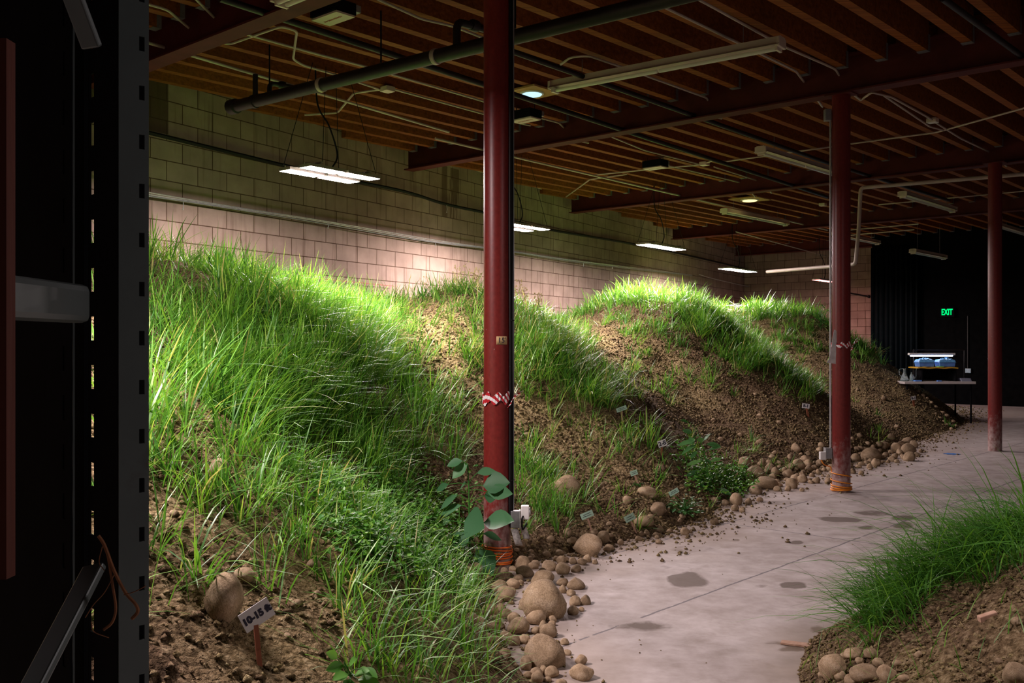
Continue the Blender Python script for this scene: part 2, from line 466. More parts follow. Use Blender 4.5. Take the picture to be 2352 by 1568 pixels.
# ------------------------------------------------------------------ mesh helpers
class MB:
    def __init__(self):
        self.v = []; self.f = []; self.mi = []; self.cur = 0
    def add(self, vs, fs):
        b = len(self.v)
        self.v += [tuple(p) for p in vs]
        self.f += [tuple(i + b for i in f) for f in fs]
        self.mi += [self.cur] * len(fs)
    def box(self, c, size, ax=None):
        """box centred on c with half axes along ax (three vectors) """
        ax = ax or (Vector((1, 0, 0)), Vector((0, 1, 0)), Vector((0, 0, 1)))
        a, b, d = (Vector(ax[i]).normalized() * size[i] * 0.5 for i in range(3))
        c = Vector(c)
        vs = [c + a * i + b * j + d * k for k in (-1, 1) for j in (-1, 1) for i in (-1, 1)]
        self.add(vs, [(0, 2, 3, 1), (4, 5, 7, 6), (0, 1, 5, 4), (2, 6, 7, 3), (0, 4, 6, 2), (1, 3, 7, 5)])
    def bar(self, p, q, w, h, up=Vector((0, 0, 1))):
        p = Vector(p); q = Vector(q); d = (q - p)
        L = d.length; d.normalize()
        s = d.cross(up)
        if s.length < 1e-5:
            s = Vector((1, 0, 0))
        s.normalize(); u = s.cross(d)
        self.box((p + q) / 2, (L, w, h), (d, s, u))
    def tube(self, pts, r, n=8, caps=True):
        pts = [Vector(p) for p in pts]
        rings = []
        t0 = (pts[1] - pts[0]).normalized()
        ref = Vector((0, 0, 1)) if abs(t0.z) < 0.9 else Vector((1, 0, 0))
        nrm = (ref - t0 * ref.dot(t0)).normalized()
        vs = []
        for i, p in enumerate(pts):
            if i == 0: t = t0
            elif i == len(pts) - 1: t = (pts[i] - pts[i - 1]).normalized()
            else:
                t = (pts[i + 1] - pts[i]).normalized() + (pts[i] - pts[i - 1]).normalized()
                t = t.normalized() if t.length > 1e-6 else (pts[i + 1] - pts[i]).normalized()
            nrm = nrm - t * nrm.dot(t)
            nrm = nrm.normalized() if nrm.length > 1e-6 else t.orthogonal().normalized()
            bn = t.cross(nrm)
            rr = r[i] if isinstance(r, (list, tuple)) else r
            for k in range(n):
                a = 2 * math.pi * k / n
                vs.append(p + (nrm * math.cos(a) + bn * math.sin(a)) * rr)
        fs = []
        for i in range(len(pts) - 1):
            for k in range(n):
                a = i * n + k; b = i * n + (k + 1) % n
                fs.append((a, b, b + n, a + n))
        if caps:
            fs.append(tuple(reversed(range(n)))); fs.append(tuple(range((len(pts) - 1) * n, len(pts) * n)))
        self.add(vs, fs)
    def lathe(self, c, prof, n=20, axis=Vector((0, 0, 1))):
        axis = Vector(axis).normalized()
        a = axis.orthogonal().normalized(); b = axis.cross(a); c = Vector(c)
        vs = []
        for r, z in prof:
            for k in range(n):
                t = 2 * math.pi * k / n
                vs.append(c + axis * z + (a * math.cos(t) + b * math.sin(t)) * r)
        fs = []
        for i in range(len(prof) - 1):
            for k in range(n):
                p = i * n + k; q = i * n + (k + 1) % n
                fs.append((p, q, q + n, p + n))
        fs.append(tuple(reversed(range(n)))); fs.append(tuple(range((len(prof) - 1) * n, len(prof) * n)))
        self.add(vs, fs)
    def build(self, name, mats, parent=None, smooth=False, origin=None, bevel=0.0):
        if not isinstance(mats, (list, tuple)):
            mats = [mats]
        me = bpy.data.meshes.new(name)
        o0 = Vector((0, 0, 0))
        if parent is not None:
            o0 = Vector(parent_world(parent))
        org = Vector(origin) if origin is not None else o0
        me.from_pydata([tuple(Vector(p) - org) for p in self.v], [], self.f)
        for mt in mats:
            me.materials.append(mt)
        if len(mats) > 1:
            me.polygons.foreach_set('material_index', self.mi)
        if smooth:
            me.polygons.foreach_set('use_smooth', [True] * len(me.polygons))
            me.update()
            try: me.set_sharp_from_angle(angle=math.radians(42))
            except Exception: pass
        me.update()
        ob = bpy.data.objects.new(name, me)
        COL.objects.link(ob)
        if parent is not None:
            ob.parent = parent
            ob.location = org - o0
        else:
            ob.location = org
        if bevel:
            bv = ob.modifiers.new('bevel', 'BEVEL'); bv.width = bevel; bv.segments = 2; bv.limit_method = 'ANGLE'
        return ob
def parent_world(p):
    v = Vector(p.location)
    q = p.parent
    while q is not None:
        v += Vector(q.location); q = q.parent
    return v
def tag(o, label=None, cat=None, group=None, kind=None):
    if label: o['label'] = label
    if cat: o['category'] = cat
    if group: o['group'] = group
    if kind: o['kind'] = kind
    return o
def empty(name, loc, label, cat, group=None):
    o = bpy.data.objects.new(name, None)
    o.empty_display_size = 0.1
    COL.objects.link(o)
    o.location = loc
    return tag(o, label, cat, group)
def smoothpts(pts, n=6):
    pts = [Vector(p) for p in pts]
    if len(pts) < 3:
        return pts
    out = []
    P = [pts[0] * 2 - pts[1]] + pts + [pts[-1] * 2 - pts[-2]]
    for i in range(1, len(P) - 2):
        for k in range(n):
            t = k / n
            a, b, c, d = P[i - 1], P[i], P[i + 1], P[i + 2]
            out.append(0.5 * ((2 * b) + (c - a) * t + (2 * a - 5 * b + 4 * c - d) * t * t + (3 * b - a - 3 * c + d) * t ** 3))
    out.append(pts[-1])
    return out
def round_poly(pts, r=0.06, n=4):
    """polyline with small bent corners, like bent conduit"""
    pts = [Vector(p) for p in pts]
    out = [pts[0]]
    for i in range(1, len(pts) - 1):
        a, b, c = pts[i - 1], pts[i], pts[i + 1]
        ra = min(r, (a - b).length * 0.45); rc = min(r, (c - b).length * 0.45)
        s = b + (a - b).normalized() * ra; e = b + (c - b).normalized() * rc
        for k in range(n + 1):
            t = k / n
            out.append(s * (1 - t) ** 2 + b * 2 * t * (1 - t) + e * t * t)
    out.append(pts[-1])
    return out
def text_mesh(body, size, mat, name, M4, parent, extrude=0.0004, weight=0.0):
    cu = bpy.data.curves.new('txt', 'FONT')
    cu.body = body; cu.size = size; cu.align_x = 'CENTER'; cu.align_y = 'CENTER'
    cu.extrude = extrude; cu.offset = weight
    to = bpy.data.objects.new('txt', cu)
    COL.objects.link(to)
    dg = bpy.context.evaluated_depsgraph_get()
    me = bpy.data.meshes.new_from_object(to.evaluated_get(dg))
    bpy.data.objects.remove(to)
    bpy.data.curves.remove(cu)
    me.name = name
    me.materials.clear(); me.materials.append(mat)
    if callable(M4):
        for v in me.vertices:
            v.co = M4(v.co)
    else:
        me.transform(M4)
    off = parent_world(parent) if parent else Vector((0, 0, 0))
    me.transform(Matrix.Translation(-off))
    ob = bpy.data.objects.new(name, me)
    COL.objects.link(ob)
    if parent: ob.parent = parent
    return ob
def np_mesh(name, V, quads=None, tris=None, mat=None, attrs=None, smooth=True):
    me = bpy.data.meshes.new(name)
    nv = len(V)
    fl = []; tot = []
    nq_ = 0 if quads is None else len(quads); nt_ = 0 if tris is None else len(tris)
    me.vertices.add(nv); me.vertices.foreach_set('co', np.asarray(V, np.float32).ravel())
    me.loops.add(nq_ * 4 + nt_ * 3); me.polygons.add(nq_ + nt_)
    idx = []
    if nq_: idx.append(np.asarray(quads).ravel())
    if nt_: idx.append(np.asarray(tris).ravel())
    me.loops.foreach_set('vertex_index', np.concatenate(idx).astype(np.int32))
    st = np.concatenate([np.arange(nq_) * 4, nq_ * 4 + np.arange(nt_) * 3]).astype(np.int32)
    me.polygons.foreach_set('loop_start', st)
    if smooth:
        me.polygons.foreach_set('use_smooth', np.ones(nq_ + nt_, bool))
    if attrs:
        for k, a in attrs.items():
            at = me.attributes.new(k, 'FLOAT', 'POINT'); at.data.foreach_set('value', np.asarray(a, np.float32))
    me.update(calc_edges=True)
    me.validate()
    if mat: me.materials.append(mat)
    ob = bpy.data.objects.new(name, me)
    COL.objects.link(ob)
    return ob
def struct(o):
    o['kind'] = 'structure'
    return o

# ------------------------------------------------------------------ floor
STAINS = [(1580, 1330, 45, 16, 1.0), (1490, 1440, 90, 18, 0.9), (1830, 1245, 22, 6, 1.0), (1690, 1240, 18, 5, 1.0), (1912, 1192, 62, 8, 1.0),
          (2000, 1178, 45, 6, .8), (2080, 1190, 28, 6, 1.0), (2075, 1208, 25, 9, 1.0), (1990, 1212, 20, 5, .9), (2100, 1250, 40, 8, .7),
          (1825, 1343, 26, 9, 1.0), (1890, 1337, 12, 4, .9), (1870, 1447, 34, 13, 1.0), (1985, 1285, 22, 4, .9), (2060, 1290, 60, 9, .9),
          (1860, 1315, 40, 5, .7), (1790, 1475, 90, 9, .85), (1830, 1490, 60, 7, .9), (2230, 1190, 60, 9, .8), (2160, 1220, 40, 6, .6),
          (1570, 1265, 60, 14, .65), (1500, 1310, 60, 20, .55), (1750, 1345, 20, 5, .6), (1400, 1430, 40, 12, .6), (1640, 1398, 50, 8, .5),
          (1790, 1155, 40, 5, .7), (1990, 1040, 60, 3, .5), (2240, 1100, 50, 6, .6), (2280, 1060, 50, 4, .5)]
def make_floor():
    xs = np.concatenate([np.linspace(-12, -2, 6)[:-1], np.arange(-2, 9, 0.04), np.linspace(9, 30, 8)])
    ys = np.concatenate([np.linspace(-6, 3, 6)[:-1], np.arange(3, 17, 0.05), np.linspace(17, 36, 10)])
    X, Y = np.meshgrid(xs, ys)
    st = np.zeros_like(X)
    Yc = np.maximum(Y, 0.5)
    U = X / Yc * F + CX; V = CY + H / Yc * F
    wob = fbm(X * 3, Y * 3, 77, 3)
    for (cx, cy, rx, ry, a) in STAINS:
        d = np.sqrt(((U - cx) / rx) ** 2 + ((V - cy) / ry) ** 2) + wob * 1.9
        st = np.maximum(st, np.where(Y > 2, a * np.clip(1.35 - d, 0, 0.75), 0))
    rx_ = X - WA.x; ry_ = Y - WA.y
    s = rx_ * WD.x + ry_ * WD.y; o = rx_ * WN.x + ry_ * WN.y
    de = o - edge_o(s)
    dirt = np.clip(1 - de / 0.75 + wob * 0.8, 0, 1) * (de > -2)
    dr = np.hypot(X - RC[0], Y - RC[1]) - RR
    dirt = np.maximum(dirt, np.clip(1 - dr / 0.35 + wob * 0.8, 0, 1))
    nx, ny = len(xs), len(ys)
    i = np.arange(nx * ny).reshape(ny, nx)
    q = np.stack([i[:-1, :-1], i[:-1, 1:], i[1:, 1:], i[1:, :-1]], -1).reshape(-1, 4)
    ob = np_mesh('floor', np.stack([X.ravel(), Y.ravel(), np.zeros(nx * ny)], 1), q, None, M['floor'],
                 {'stain': st.ravel(), 'dirt': dirt.ravel()})
    return struct(ob)
make_floor()

# ------------------------------------------------------------------ walls and ceiling
def wall(name, a, d, n, length, zt, mat, thick=0.2):
    """wall face along d from a, solid behind the face (away from n); local x runs along the wall"""
    b = MB()
    b.v = []
    vs = [(0, 0, 0), (length, 0, 0), (length, thick, 0), (0, thick, 0), (0, 0, zt), (length, 0, zt), (length, thick, zt), (0, thick, zt)]
    b.add(vs, [(0, 3, 2, 1), (4, 5, 6, 7), (0, 1, 5, 4), (1, 2, 6, 5), (2, 3, 7, 6), (3, 0, 4, 7)])
    ob = b.build(name, mat)
    x = Vector(d).normalized(); y = -Vector(n).normalized(); z = Vector((0, 0, 1))
    ob.matrix_world = Matrix(((x.x, y.x, z.x, a.x), (x.y, y.y, z.y, a.y), (x.z, y.z, z.z, a.z), (0, 0, 0, 1)))
    return struct(ob)
ZJ, ZT, ZB = 3.97, 4.27, 3.75
corner = so(20.2, 0)
a0 = so(-9, 0)
w = wall('wall_left', a0, WD, WN, 29.4, ZT, M['block'])
# keep the block coordinates measured from the point opposite s = 0
me = w.data
for v in me.vertices: v.co.x -= 9.0
w.matrix_world = Matrix.Translation(WD * 9.0) @ w.matrix_world
EN = -JD
wall('wall_back', corner, BD, EN, 3.75, ZT, M['block'])
WOFF = 1.25   # the black partition stands in front of the block end wall
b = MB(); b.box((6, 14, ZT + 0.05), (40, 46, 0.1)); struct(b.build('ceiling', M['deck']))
def endpt(x, y, off=0.05):
    """point on the end wall seen at pixel (x, y)"""
    u = (x - CX) / F
    c = corner - JD * off
    t = (u * c.y - c.x) / (BD.x - u * BD.y)
    p = c + BD * t
    return px(x, y, p.y)
w0 = endpt(2003, 788, WOFF); w0.z = 0
wall('wall_right', w0, BD, EN, 16.0, ZT, M['blackwall'])

# ------------------------------------------------------------------ beams
BEAMS = [4.10, 8.95, 13.85, 18.9, 23.6]
ORD = ['first', 'second', 'third', 'fourth', 'fifth', 'sixth', 'seventh', 'eighth', 'ninth', 'tenth', 'eleventh', 'twelfth', 'thirteenth', 'fourteenth',
       'fifteenth', 'sixteenth', 'seventeenth', 'eighteenth', 'nineteenth', 'twentieth', 'twenty-first', 'twenty-second', 'twenty-third', 'twenty-fourth',
       'twenty-fifth', 'twenty-sixth', 'twenty-seventh', 'twenty-eighth']
def qwall(n):
    return -9.227 - 0.211 * (n - 5.01) / 0.977
blab = ['dark red steel roof beam at top left, nearest the camera', 'dark red steel roof beam carried by the second red column',
        'dark red steel roof beam carried by the third, rightmost red column', 'red steel roof beam just beyond the hanging warm ceiling lens',
        'farthest red steel roof beam before the black end wall']
for i, n in enumerate(BEAMS):
    qa = qwall(n) + 0.12; qb = 3.5 if i < 4 else 1.0
    root = empty('roof_beam', nq(n, qa, ZB), blab[i], 'beam', 'red roof beams')
    b = MB(); b.bar(nq(n, qa, ZB + 0.0075), nq(n, qb, ZB + 0.0075), 0.17, 0.015); b.build('bottom_flange', M['beam'], root)
    b = MB(); b.bar(nq(n, qa, ZB + 0.18), nq(n, qb, ZB + 0.18), 0.012, 0.345); b.build('web', M['beam'], root)
    b = MB(); b.bar(nq(n, qa, ZB + 0.352), nq(n, qb, ZB + 0.352), 0.17, 0.015); b.build('top_flange', M['beam'], root)

# ------------------------------------------------------------------ joists
SP = 0.37; Q0 = -4.17
def joist_bay(n0, n1, bayname, qmax):
    ks = []
    k = int(math.floor((qmax - Q0) / SP))
    lst = []
    while True:
        q = Q0 + SP * k
        k -= 1
        s_w = (-9.227 - (q - 0.06)) / 0.211
        nw = 5.01 + 0.977 * s_w + 0.08
        a = n0 + 0.11
        st = max(a, nw)
        if st > n1 - 0.5:
            break
        lst.append((q, st))
    lst.reverse()
    for i, (q, st) in enumerate(lst):
        e = n1 - 0.11
        b = MB(); b.bar(nq(st, q, (ZJ + ZT) / 2), nq(e, q, (ZJ + ZT) / 2), 0.085, ZT - ZJ - 0.004)
        ob = b.build('roof_joist', M['joist'], None, origin=nq(st, q, ZJ))
        ob.rotation_euler = (0, 0, 0)
        tag(ob, 'roof joist, %s from block wall, %s' % (ORD[min(i, 27)], bayname), 'joist', 'timber roof joists ' + bayname)
        h = MB(); h.bar(nq(e - 0.06, q, ZJ - 0.003), nq(e + 0.012, q, ZJ - 0.003), 0.092, 0.004)
        for sgn in (-1, 1):
            h.bar(nq(e - 0.03, q + sgn * 0.0475, ZJ + 0.07), nq(e + 0.012, q + sgn * 0.0475, ZJ + 0.07), 0.003, 0.15)
        h.build('joist_hanger', M['greybox'], ob)
joist_bay(0.0, BEAMS[0], 'before the first red beam', -1.5)
joist_bay(BEAMS[0], BEAMS[1], 'between first and second red beams', -0.8)
joist_bay(BEAMS[1], BEAMS[2], 'between second and third red beams', -2.0)
joist_bay(BEAMS[2], BEAMS[3], 'between third and fourth red beams', -3.2)
joist_bay(BEAMS[3], BEAMS[4], 'between fourth and fifth red beams', -4.5)

# ------------------------------------------------------------------ columns
CR = 0.084
col_at = [(-0.093, 6.09), (3.113, 9.22), (6.29, 12.70)]
clab = ['nearest red round steel column, with black cables and masking tape', 'middle red round steel column with amber cord round its base',
        'rightmost and farthest red round steel column, standing alone on the concrete']
columns = []
for (x, y), lb in zip(col_at, clab):
    root = empty('steel_column', (x, y, 0), lb, 'column', 'red steel columns')
    b = MB(); b.lathe((x, y, 0), [(CR, 0), (CR, 1.2), (CR, 2.4), (CR, ZB - 0.012)], 32); b.build('shaft', M['column'], root, True)
    b = MB(); b.box((x, y, ZB - 0.006), (0.26, 0.17, 0.012), (BD, JD, Vector((0, 0, 1)))); b.build('cap_plate', M['beam'], root)
    columns.append(root)

def on_col(ci, ang, z, r):
    x, y = col_at[ci]
    # ang 0 faces the camera, positive to the photograph's right
    base = math.atan2(-y, -x)
    return Vector((x + r * math.cos(base + ang), y + r * math.sin(base + ang), z))
def zc(ci, y):
    return H - (y - CY) / F * (col_at[ci][1] - CR)

# masking tape with marker writing on the nearest column
root = columns[0]
def patch(ci, a0, a1, z0, z1, r, mat, name, parent, wav=0.0, n=10):
    b = MB(); vs = []
    for j in (0, 1):
        for i in range(n + 1):
            t = i / n
            vs.append(on_col(ci, a0 + (a1 - a0) * t, (z0 if j == 0 else z1) + wav * math.sin(t * 9 + j), r + abs(wav) * 0.3 * math.sin(t * 14 + 2 * j)))
    b.add(vs, [(i, i + 1, i + n + 2, i + n + 1) for i in range(n)])
    ob = b.build(name, mat, parent, True)
    so_ = ob.modifiers.new('solid', 'SOLIDIFY'); so_.thickness = 0.0012
    return ob
pt = patch(0, -0.05, 0.82, zc(0, 791), zc(0, 772), CR + 0.0012, M['tapepaper'], 'masking_tape', root)
pt['label'] = 'tan masking tape lettered in dark marker'
zm = zc(0, 781.5)
def bend(co):
    a = 0.36 + co.x / CR
    return on_col(0, a, zm + co.y, CR + 0.0026 + co.z)
t = text_mesh("15'", 0.046, M['ink'], 'marker_writing', bend, pt)
b = MB()
# cables and grey conduit fixed to the nearest column
def vline(ci, ang, y0, y1, r, off, wob=0.0, seed=0):
    pts = []
    for i in range(26):
        t = i / 25
        z = zc(ci, y0) * (1 - t) + zc(ci, y1) * t
        pts.append(on_col(ci, ang + wob * math.sin(seed + t * 11), z, CR + off))
    return pts
b = MB(); b.tube(vline(0, 1.34, -60, 1172, 0, 0.014, 0.015, 1), 0.011, 10)
tag(b.build('grey_conduit', M['greybox'], None, True), 'grey conduit running down the right side of the nearest red column', 'conduit')
for k, (ang, off, y1, rr) in enumerate([(1.05, 0.008, 1200, 0.0065), (1.16, 0.010, 1215, 0.0065), (1.22, 0.017, 1180, 0.006)]):
    b = MB(); b.tube(vline(0, ang, -40, y1, 0, off, 0.03, k * 2), rr, 8)
    tag(b.build('black_cable', M['cable'], None, True), ['black cable on the nearest column, farthest left of its three cables', 'black cable on the nearest column, middle of its three cables',
        'black cable on the nearest column, right beside the grey conduit'][k], 'cable', 'cables on the nearest column')
for i, yy in enumerate((735, 1104)):
    b = MB(); b.tube([on_col(0, 0.95 + 0.06 * k, zc(0, yy), CR + 0.024) for k in range(9)], 0.003, 6)
    tag(b.build('cable_tie', M['cable'], None, True), ['upper black cable tie holding cables to the nearest column', 'lower black cable tie holding cables to the nearest column'][i], 'cable tie')
# outlet box, timer and paper tags
p = on_col(0, 1.30, zc(0, 1195), CR + 0.032)
ob_root = empty('outlet_box', p, 'grey metal outlet box low on the nearest red column', 'outlet box')
b = MB(); b.box(p, (0.055, 0.055, 0.105)); b.build('box_body', M['greybox'], ob_root, bevel=0.004)
b = MB(); b.box(p + Vector((0.03, -0.006, 0)), (0.008, 0.062, 0.112)); b.build('cover_plate', M['galv'], ob_root, bevel=0.002)
tp = p + Vector((0.062, -0.02, 0.045))
tr_ = empty('plug_timer', tp, 'white plug-in timer standing out from the grey outlet box', 'timer')
b = MB(); b.box(tp, (0.05, 0.05, 0.085)); b.build('timer_body', M['white'], tr_, bevel=0.006)
b = MB(); b.lathe(tp + Vector((0.025, 0, 0.004)), [(0.024, 0), (0.024, 0.006), (0.014, 0.010), (0.013, 0.010)], 20, Vector((1, -0.1, 0))); b.build('dial', M['galv'], tr_, True)
b = MB(); b.tube(smoothpts([tp + Vector((-0.012, -0.02, -0.02)), tp + Vector((-0.02, -0.045, -0.04)), tp + Vector((-0.015, -0.03, -0.10)), tp + Vector((0.01, 0, -0.07))]), 0.006, 8); b.build('plug_lead', M['cable'], tr_, True)
def tagpaper(c, w, h, curl, rot, name, label):
    b = MB(); vs = []; n = 8
    for i in range(n + 1):
        t = i / n
        for j in (0, 1):
            x = (j - 0.5) * w
            vs.append(Vector((x * math.cos(rot) + (t * h * 0.3), -0.02 * math.sin(t * 2.6) * curl + x * math.sin(rot), -t * h)) + Vector(c))
    b.add(vs, [(2 * i, 2 * i + 1, 2 * i + 3, 2 * i + 2) for i in range(n)])
    ob = b.build(name, M['tag'], None, True)
    s_ = ob.modifiers.new('solid', 'SOLIDIFY'); s_.thickness = 0.001
    return tag(ob, label, 'paper tag', 'tags under the outlet box')
tagpaper(p + Vector((-0.005, -0.035, -0.055)), 0.045, 0.10, 1.5, 0.2, 'paper_tag', 'longer printed paper tag hanging left under the outlet box')
tagpaper(p + Vector((0.05, -0.035, -0.045)), 0.042, 0.075, -1.5, 0.4, 'paper_tag', 'shorter curled paper tag hanging right under the outlet box')

def coil(ci, ys, r, mat, name, label, extra=None):
    b = MB()
    pts = []
    n = 28
    for k, yy in enumerate(ys):
        for i in range(n):
            t = i / n
            z0 = zc(ci, yy); z1 = zc(ci, ys[min(k + 1, len(ys) - 1)])
            a = 2 * math.pi * t
            pts.append(on_col(ci, a - 1.9, max(0.008, z0 + (z1 - z0) * t + 0.006 * math.sin(a * 1.0 + k)), CR + r * 1.05 + 0.006 * abs(math.sin(a + k))))
    if extra:
        pts = extra + pts
    b.tube(pts, r, 8)
    return tag(b.build(name, mat, None, True), label, 'cord')
coil(0, [1258, 1263, 1268, 1274, 1278, 1292, 1298], 0.0048, M['orange'], 'extension_cord', 'orange extension cord wrapped round the foot of the nearest column')
b0 = on_col(1, -1.55, zc(1, 1048), CR + 0.07)
coil(1, [1086, 1104, 1116, 1120, 1124, 1127], 0.0055, M['amber'], 'extension_cord', 'amber extension cord wrapped round the foot of the middle column',
     smoothpts([b0 + Vector((-0.03, 0, -0.02)), b0 + Vector((-0.05, -0.02, 0.0)), b0 + Vector((-0.02, -0.04, -0.08)), on_col(1, -1.9, zc(1, 1076), CR + 0.02)], 5))

# barrier tape knots
for ci, y0, y1, lb in ((0, 930, 905, 'red and white barrier tape knotted round the nearest red column'), (1, 800, 788, 'red and white barrier tape scrap knotted round the middle red column')):
    b = MB(); n = 26; vs = []
    for i in range(n + 1):
        a = -1.6 + 2.9 * i / n
        tw = 0.35 + 0.65 * abs(math.cos(i * 0.45)) if i > n * 0.35 else 1.0
        zm_ = (zc(ci, y0) + zc(ci, y1)) / 2 + 0.012 * math.sin(i * 0.9) + 0.012 * i / n
        hh = abs(zc(ci, y0) - zc(ci, y1)) / 2 * tw
        for j in (-1, 1):
            vs.append(on_col(ci, a, zm_ + j * hh, CR + 0.004 + 0.006 * abs(math.sin(i * 1.7 + j))))
    b.add(vs, [(2 * i, 2 * i + 2, 2 * i + 3, 2 * i + 1) for i in range(n)])
    k0 = on_col(ci, 1.2, (zc(ci, y0) + zc(ci, y1)) / 2 + 0.01, CR + 0.03)
    for d in ((0.045, -0.01, 0.035), (0.03, -0.03, 0.06), (-0.03, -0.04, -0.05)):
        d = Vector(d)
        s_ = Vector((0.012, 0.0, 0.012))
        b.add([k0 - s_, k0 + s_, k0 + d * 0.6 + s_ * 0.6 + Vector((0, 0.01, 0.01)), k0 + d * 0.6 - s_ * 0.6 + Vector((0, 0.01, 0)), k0 + d + s_ * 0.8, k0 + d - s_ * 0.8],
              [(0, 1, 2, 3), (3, 2, 4, 5)])
    ob = b.build('barrier_tape', M['stripe'], None)
    s_ = ob.modifiers.new('solid', 'SOLIDIFY'); s_.thickness = 0.0012
    tag(ob, lb, 'barrier tape')
# middle column: conduit, box, charger, plastic strip
b = MB(); b.tube(vline(1, -1.45, 262, 1030, 0, 0.014, 0.01, 2), 0.010, 8)
tag(b.build('grey_conduit', M['galv'], None, True), 'pale conduit running down the left side of the middle red column', 'conduit')
p = on_col(1, -1.40, zc(1, 1043), CR + 0.035)
r_ = empty('outlet_box', p, 'grey metal outlet box low on the middle red column', 'outlet box')
b = MB(); b.box(p, (0.06, 0.06, 0.10)); b.build('box_body', M['greybox'], r_, bevel=0.004)
b = MB(); b.box(p + Vector((-0.033, -0.004, 0)), (0.006, 0.066, 0.106)); b.build('cover_plate', M['galv'], r_)
q = p + Vector((-0.062, -0.025, -0.022))
b = MB(); b.box(q, (0.055, 0.05, 0.075)); tag(b.build('plug_adapter', M['white'], None, bevel=0.005), 'white plug adapter on the outlet box of the middle column', 'adapter')
p2 = on_col(1, -1.5, zc(1, 258), CR + 0.04)
b = MB(); b.box(p2, (0.06, 0.06, 0.11)); tag(b.build('junction_box', M['greybox'], None, bevel=0.004), 'grey junction box at the top of the middle red column', 'junction box')
b = MB(); vs = []
strip = [(1918, 758, 5), (1917, 772, 8), (1916, 785, 10), (1915, 795, 9), (1914, 810, 12), (1912, 824, 15), (1910, 834, 20)]
for (x, y, wd) in strip:
    for j in (-1, 1):
        p_ = px(x + j * wd * 0.5, y + j * 1.5, col_at[1][1] - CR * 1.02); vs.append(p_ + Vector((0, 0.02 * abs(j) * (wd / 20) - 0.012, 0)))
b.add(vs, [(2 * i, 2 * i + 1, 2 * i + 3, 2 * i + 2) for i in range(len(strip) - 1)])
ob = b.build('plastic_strip', M['plastic_wrap'], None); s_ = ob.modifiers.new('solid', 'SOLIDIFY'); s_.thickness = 0.003
tag(ob, 'torn clear plastic strip taped to the middle red column', 'plastic strip')

# ------------------------------------------------------------------ mounds
def sandy_field(sw, o):
    u = fbm(sw * 0.6, o * 0.6, 91, 3)
    a = 0.10 + 0 * sw
    a = np.maximum(a, 1.05 * np.exp(-(((sw - 1.9) / 1.6) ** 2 + ((o - 2.8) / 1.6) ** 2)))
    a = np.maximum(a, 0.75 * np.exp(-(((sw - 5.4) / 0.9) ** 2 + ((o - 2.9) / 1.4) ** 2)))
    a = np.maximum(a, 0.8 * np.exp(-(((sw - 8.6) / 1.0) ** 2 + ((o - 1.9) / 0.8) ** 2)))
    a = np.maximum(a, 0.8 * np.exp(-(((sw - 11.6) / 1.2) ** 2 + ((o - 2.6) / 1.0) ** 2)))
    a = np.maximum(a, 0.3 * np.exp(-(((sw + 4.2) / 1.2) ** 2 + ((o - 5.2) / 1.4) ** 2)))
    return np.clip(a + u * 0.5, 0, 1)
MB_SPLIT = [-7.0, 0.35, 5.1, 10.4, 18.0]
mlab = ['large soil mound at left, nearest, overgrown with long grass', 'soil mound behind the nearest red column, with sandy patches',
        'long soil mound whose foot reaches the stones by the middle column', 'farthest soil mound, sloping down beside the rightmost red column']
def make_mound(i):
    a, b_ = MB_SPLIT[i], MB_SPLIT[i + 1]
    res = [0.03, 0.035, 0.045, 0.06][i]
    sws = np.arange(a, b_ + res * 0.5, res); sws[-1] = b_
    os_ = np.arange(0.02, 6.95, res)
    S, O = np.meshgrid(sws, os_)
    Hh = height_sw(S, O)
    s = S - kshift(S) * (O - 2.2)
    fine = 0.030 * fbm(s * 9, O * 9, 41, 3) + 0.022 * fbm(s * 26, O * 26, 43, 2)
    Hh = np.where(Hh > 0.0, Hh + fine * np.clip(Hh * 6, 0, 1), Hh)
    X = WA.x + WD.x * s + WN.x * O; Y = WA.y + WD.y * s + WN.y * O
    keep = Hh > -0.05
    nx, ny = len(sws), len(os_)
    idx = np.arange(nx * ny).reshape(ny, nx)
    k = keep
    fm = (k[:-1, :-1] | k[:-1, 1:] | k[1:, 1:] | k[1:, :-1])
    q = np.stack([idx[:-1, :-1], idx[1:, :-1], idx[1:, 1:], idx[:-1, 1:]], -1)[fm]
    used = np.unique(q)
    mp = -np.ones(nx * ny, int); mp[used] = np.arange(len(used))
    V = np.stack([X.ravel(), Y.ravel(), np.maximum(Hh, -0.04).ravel()], 1)[used]
    ob = np_mesh('soil_mound', V, mp[q], None, M['soil'], {'sandy': sandy_field(S, O).ravel()[used]})
    tag(ob, mlab[i], 'mound', 'soil mounds along the block wall')
    return ob
for i in range(4):
    make_mound(i)
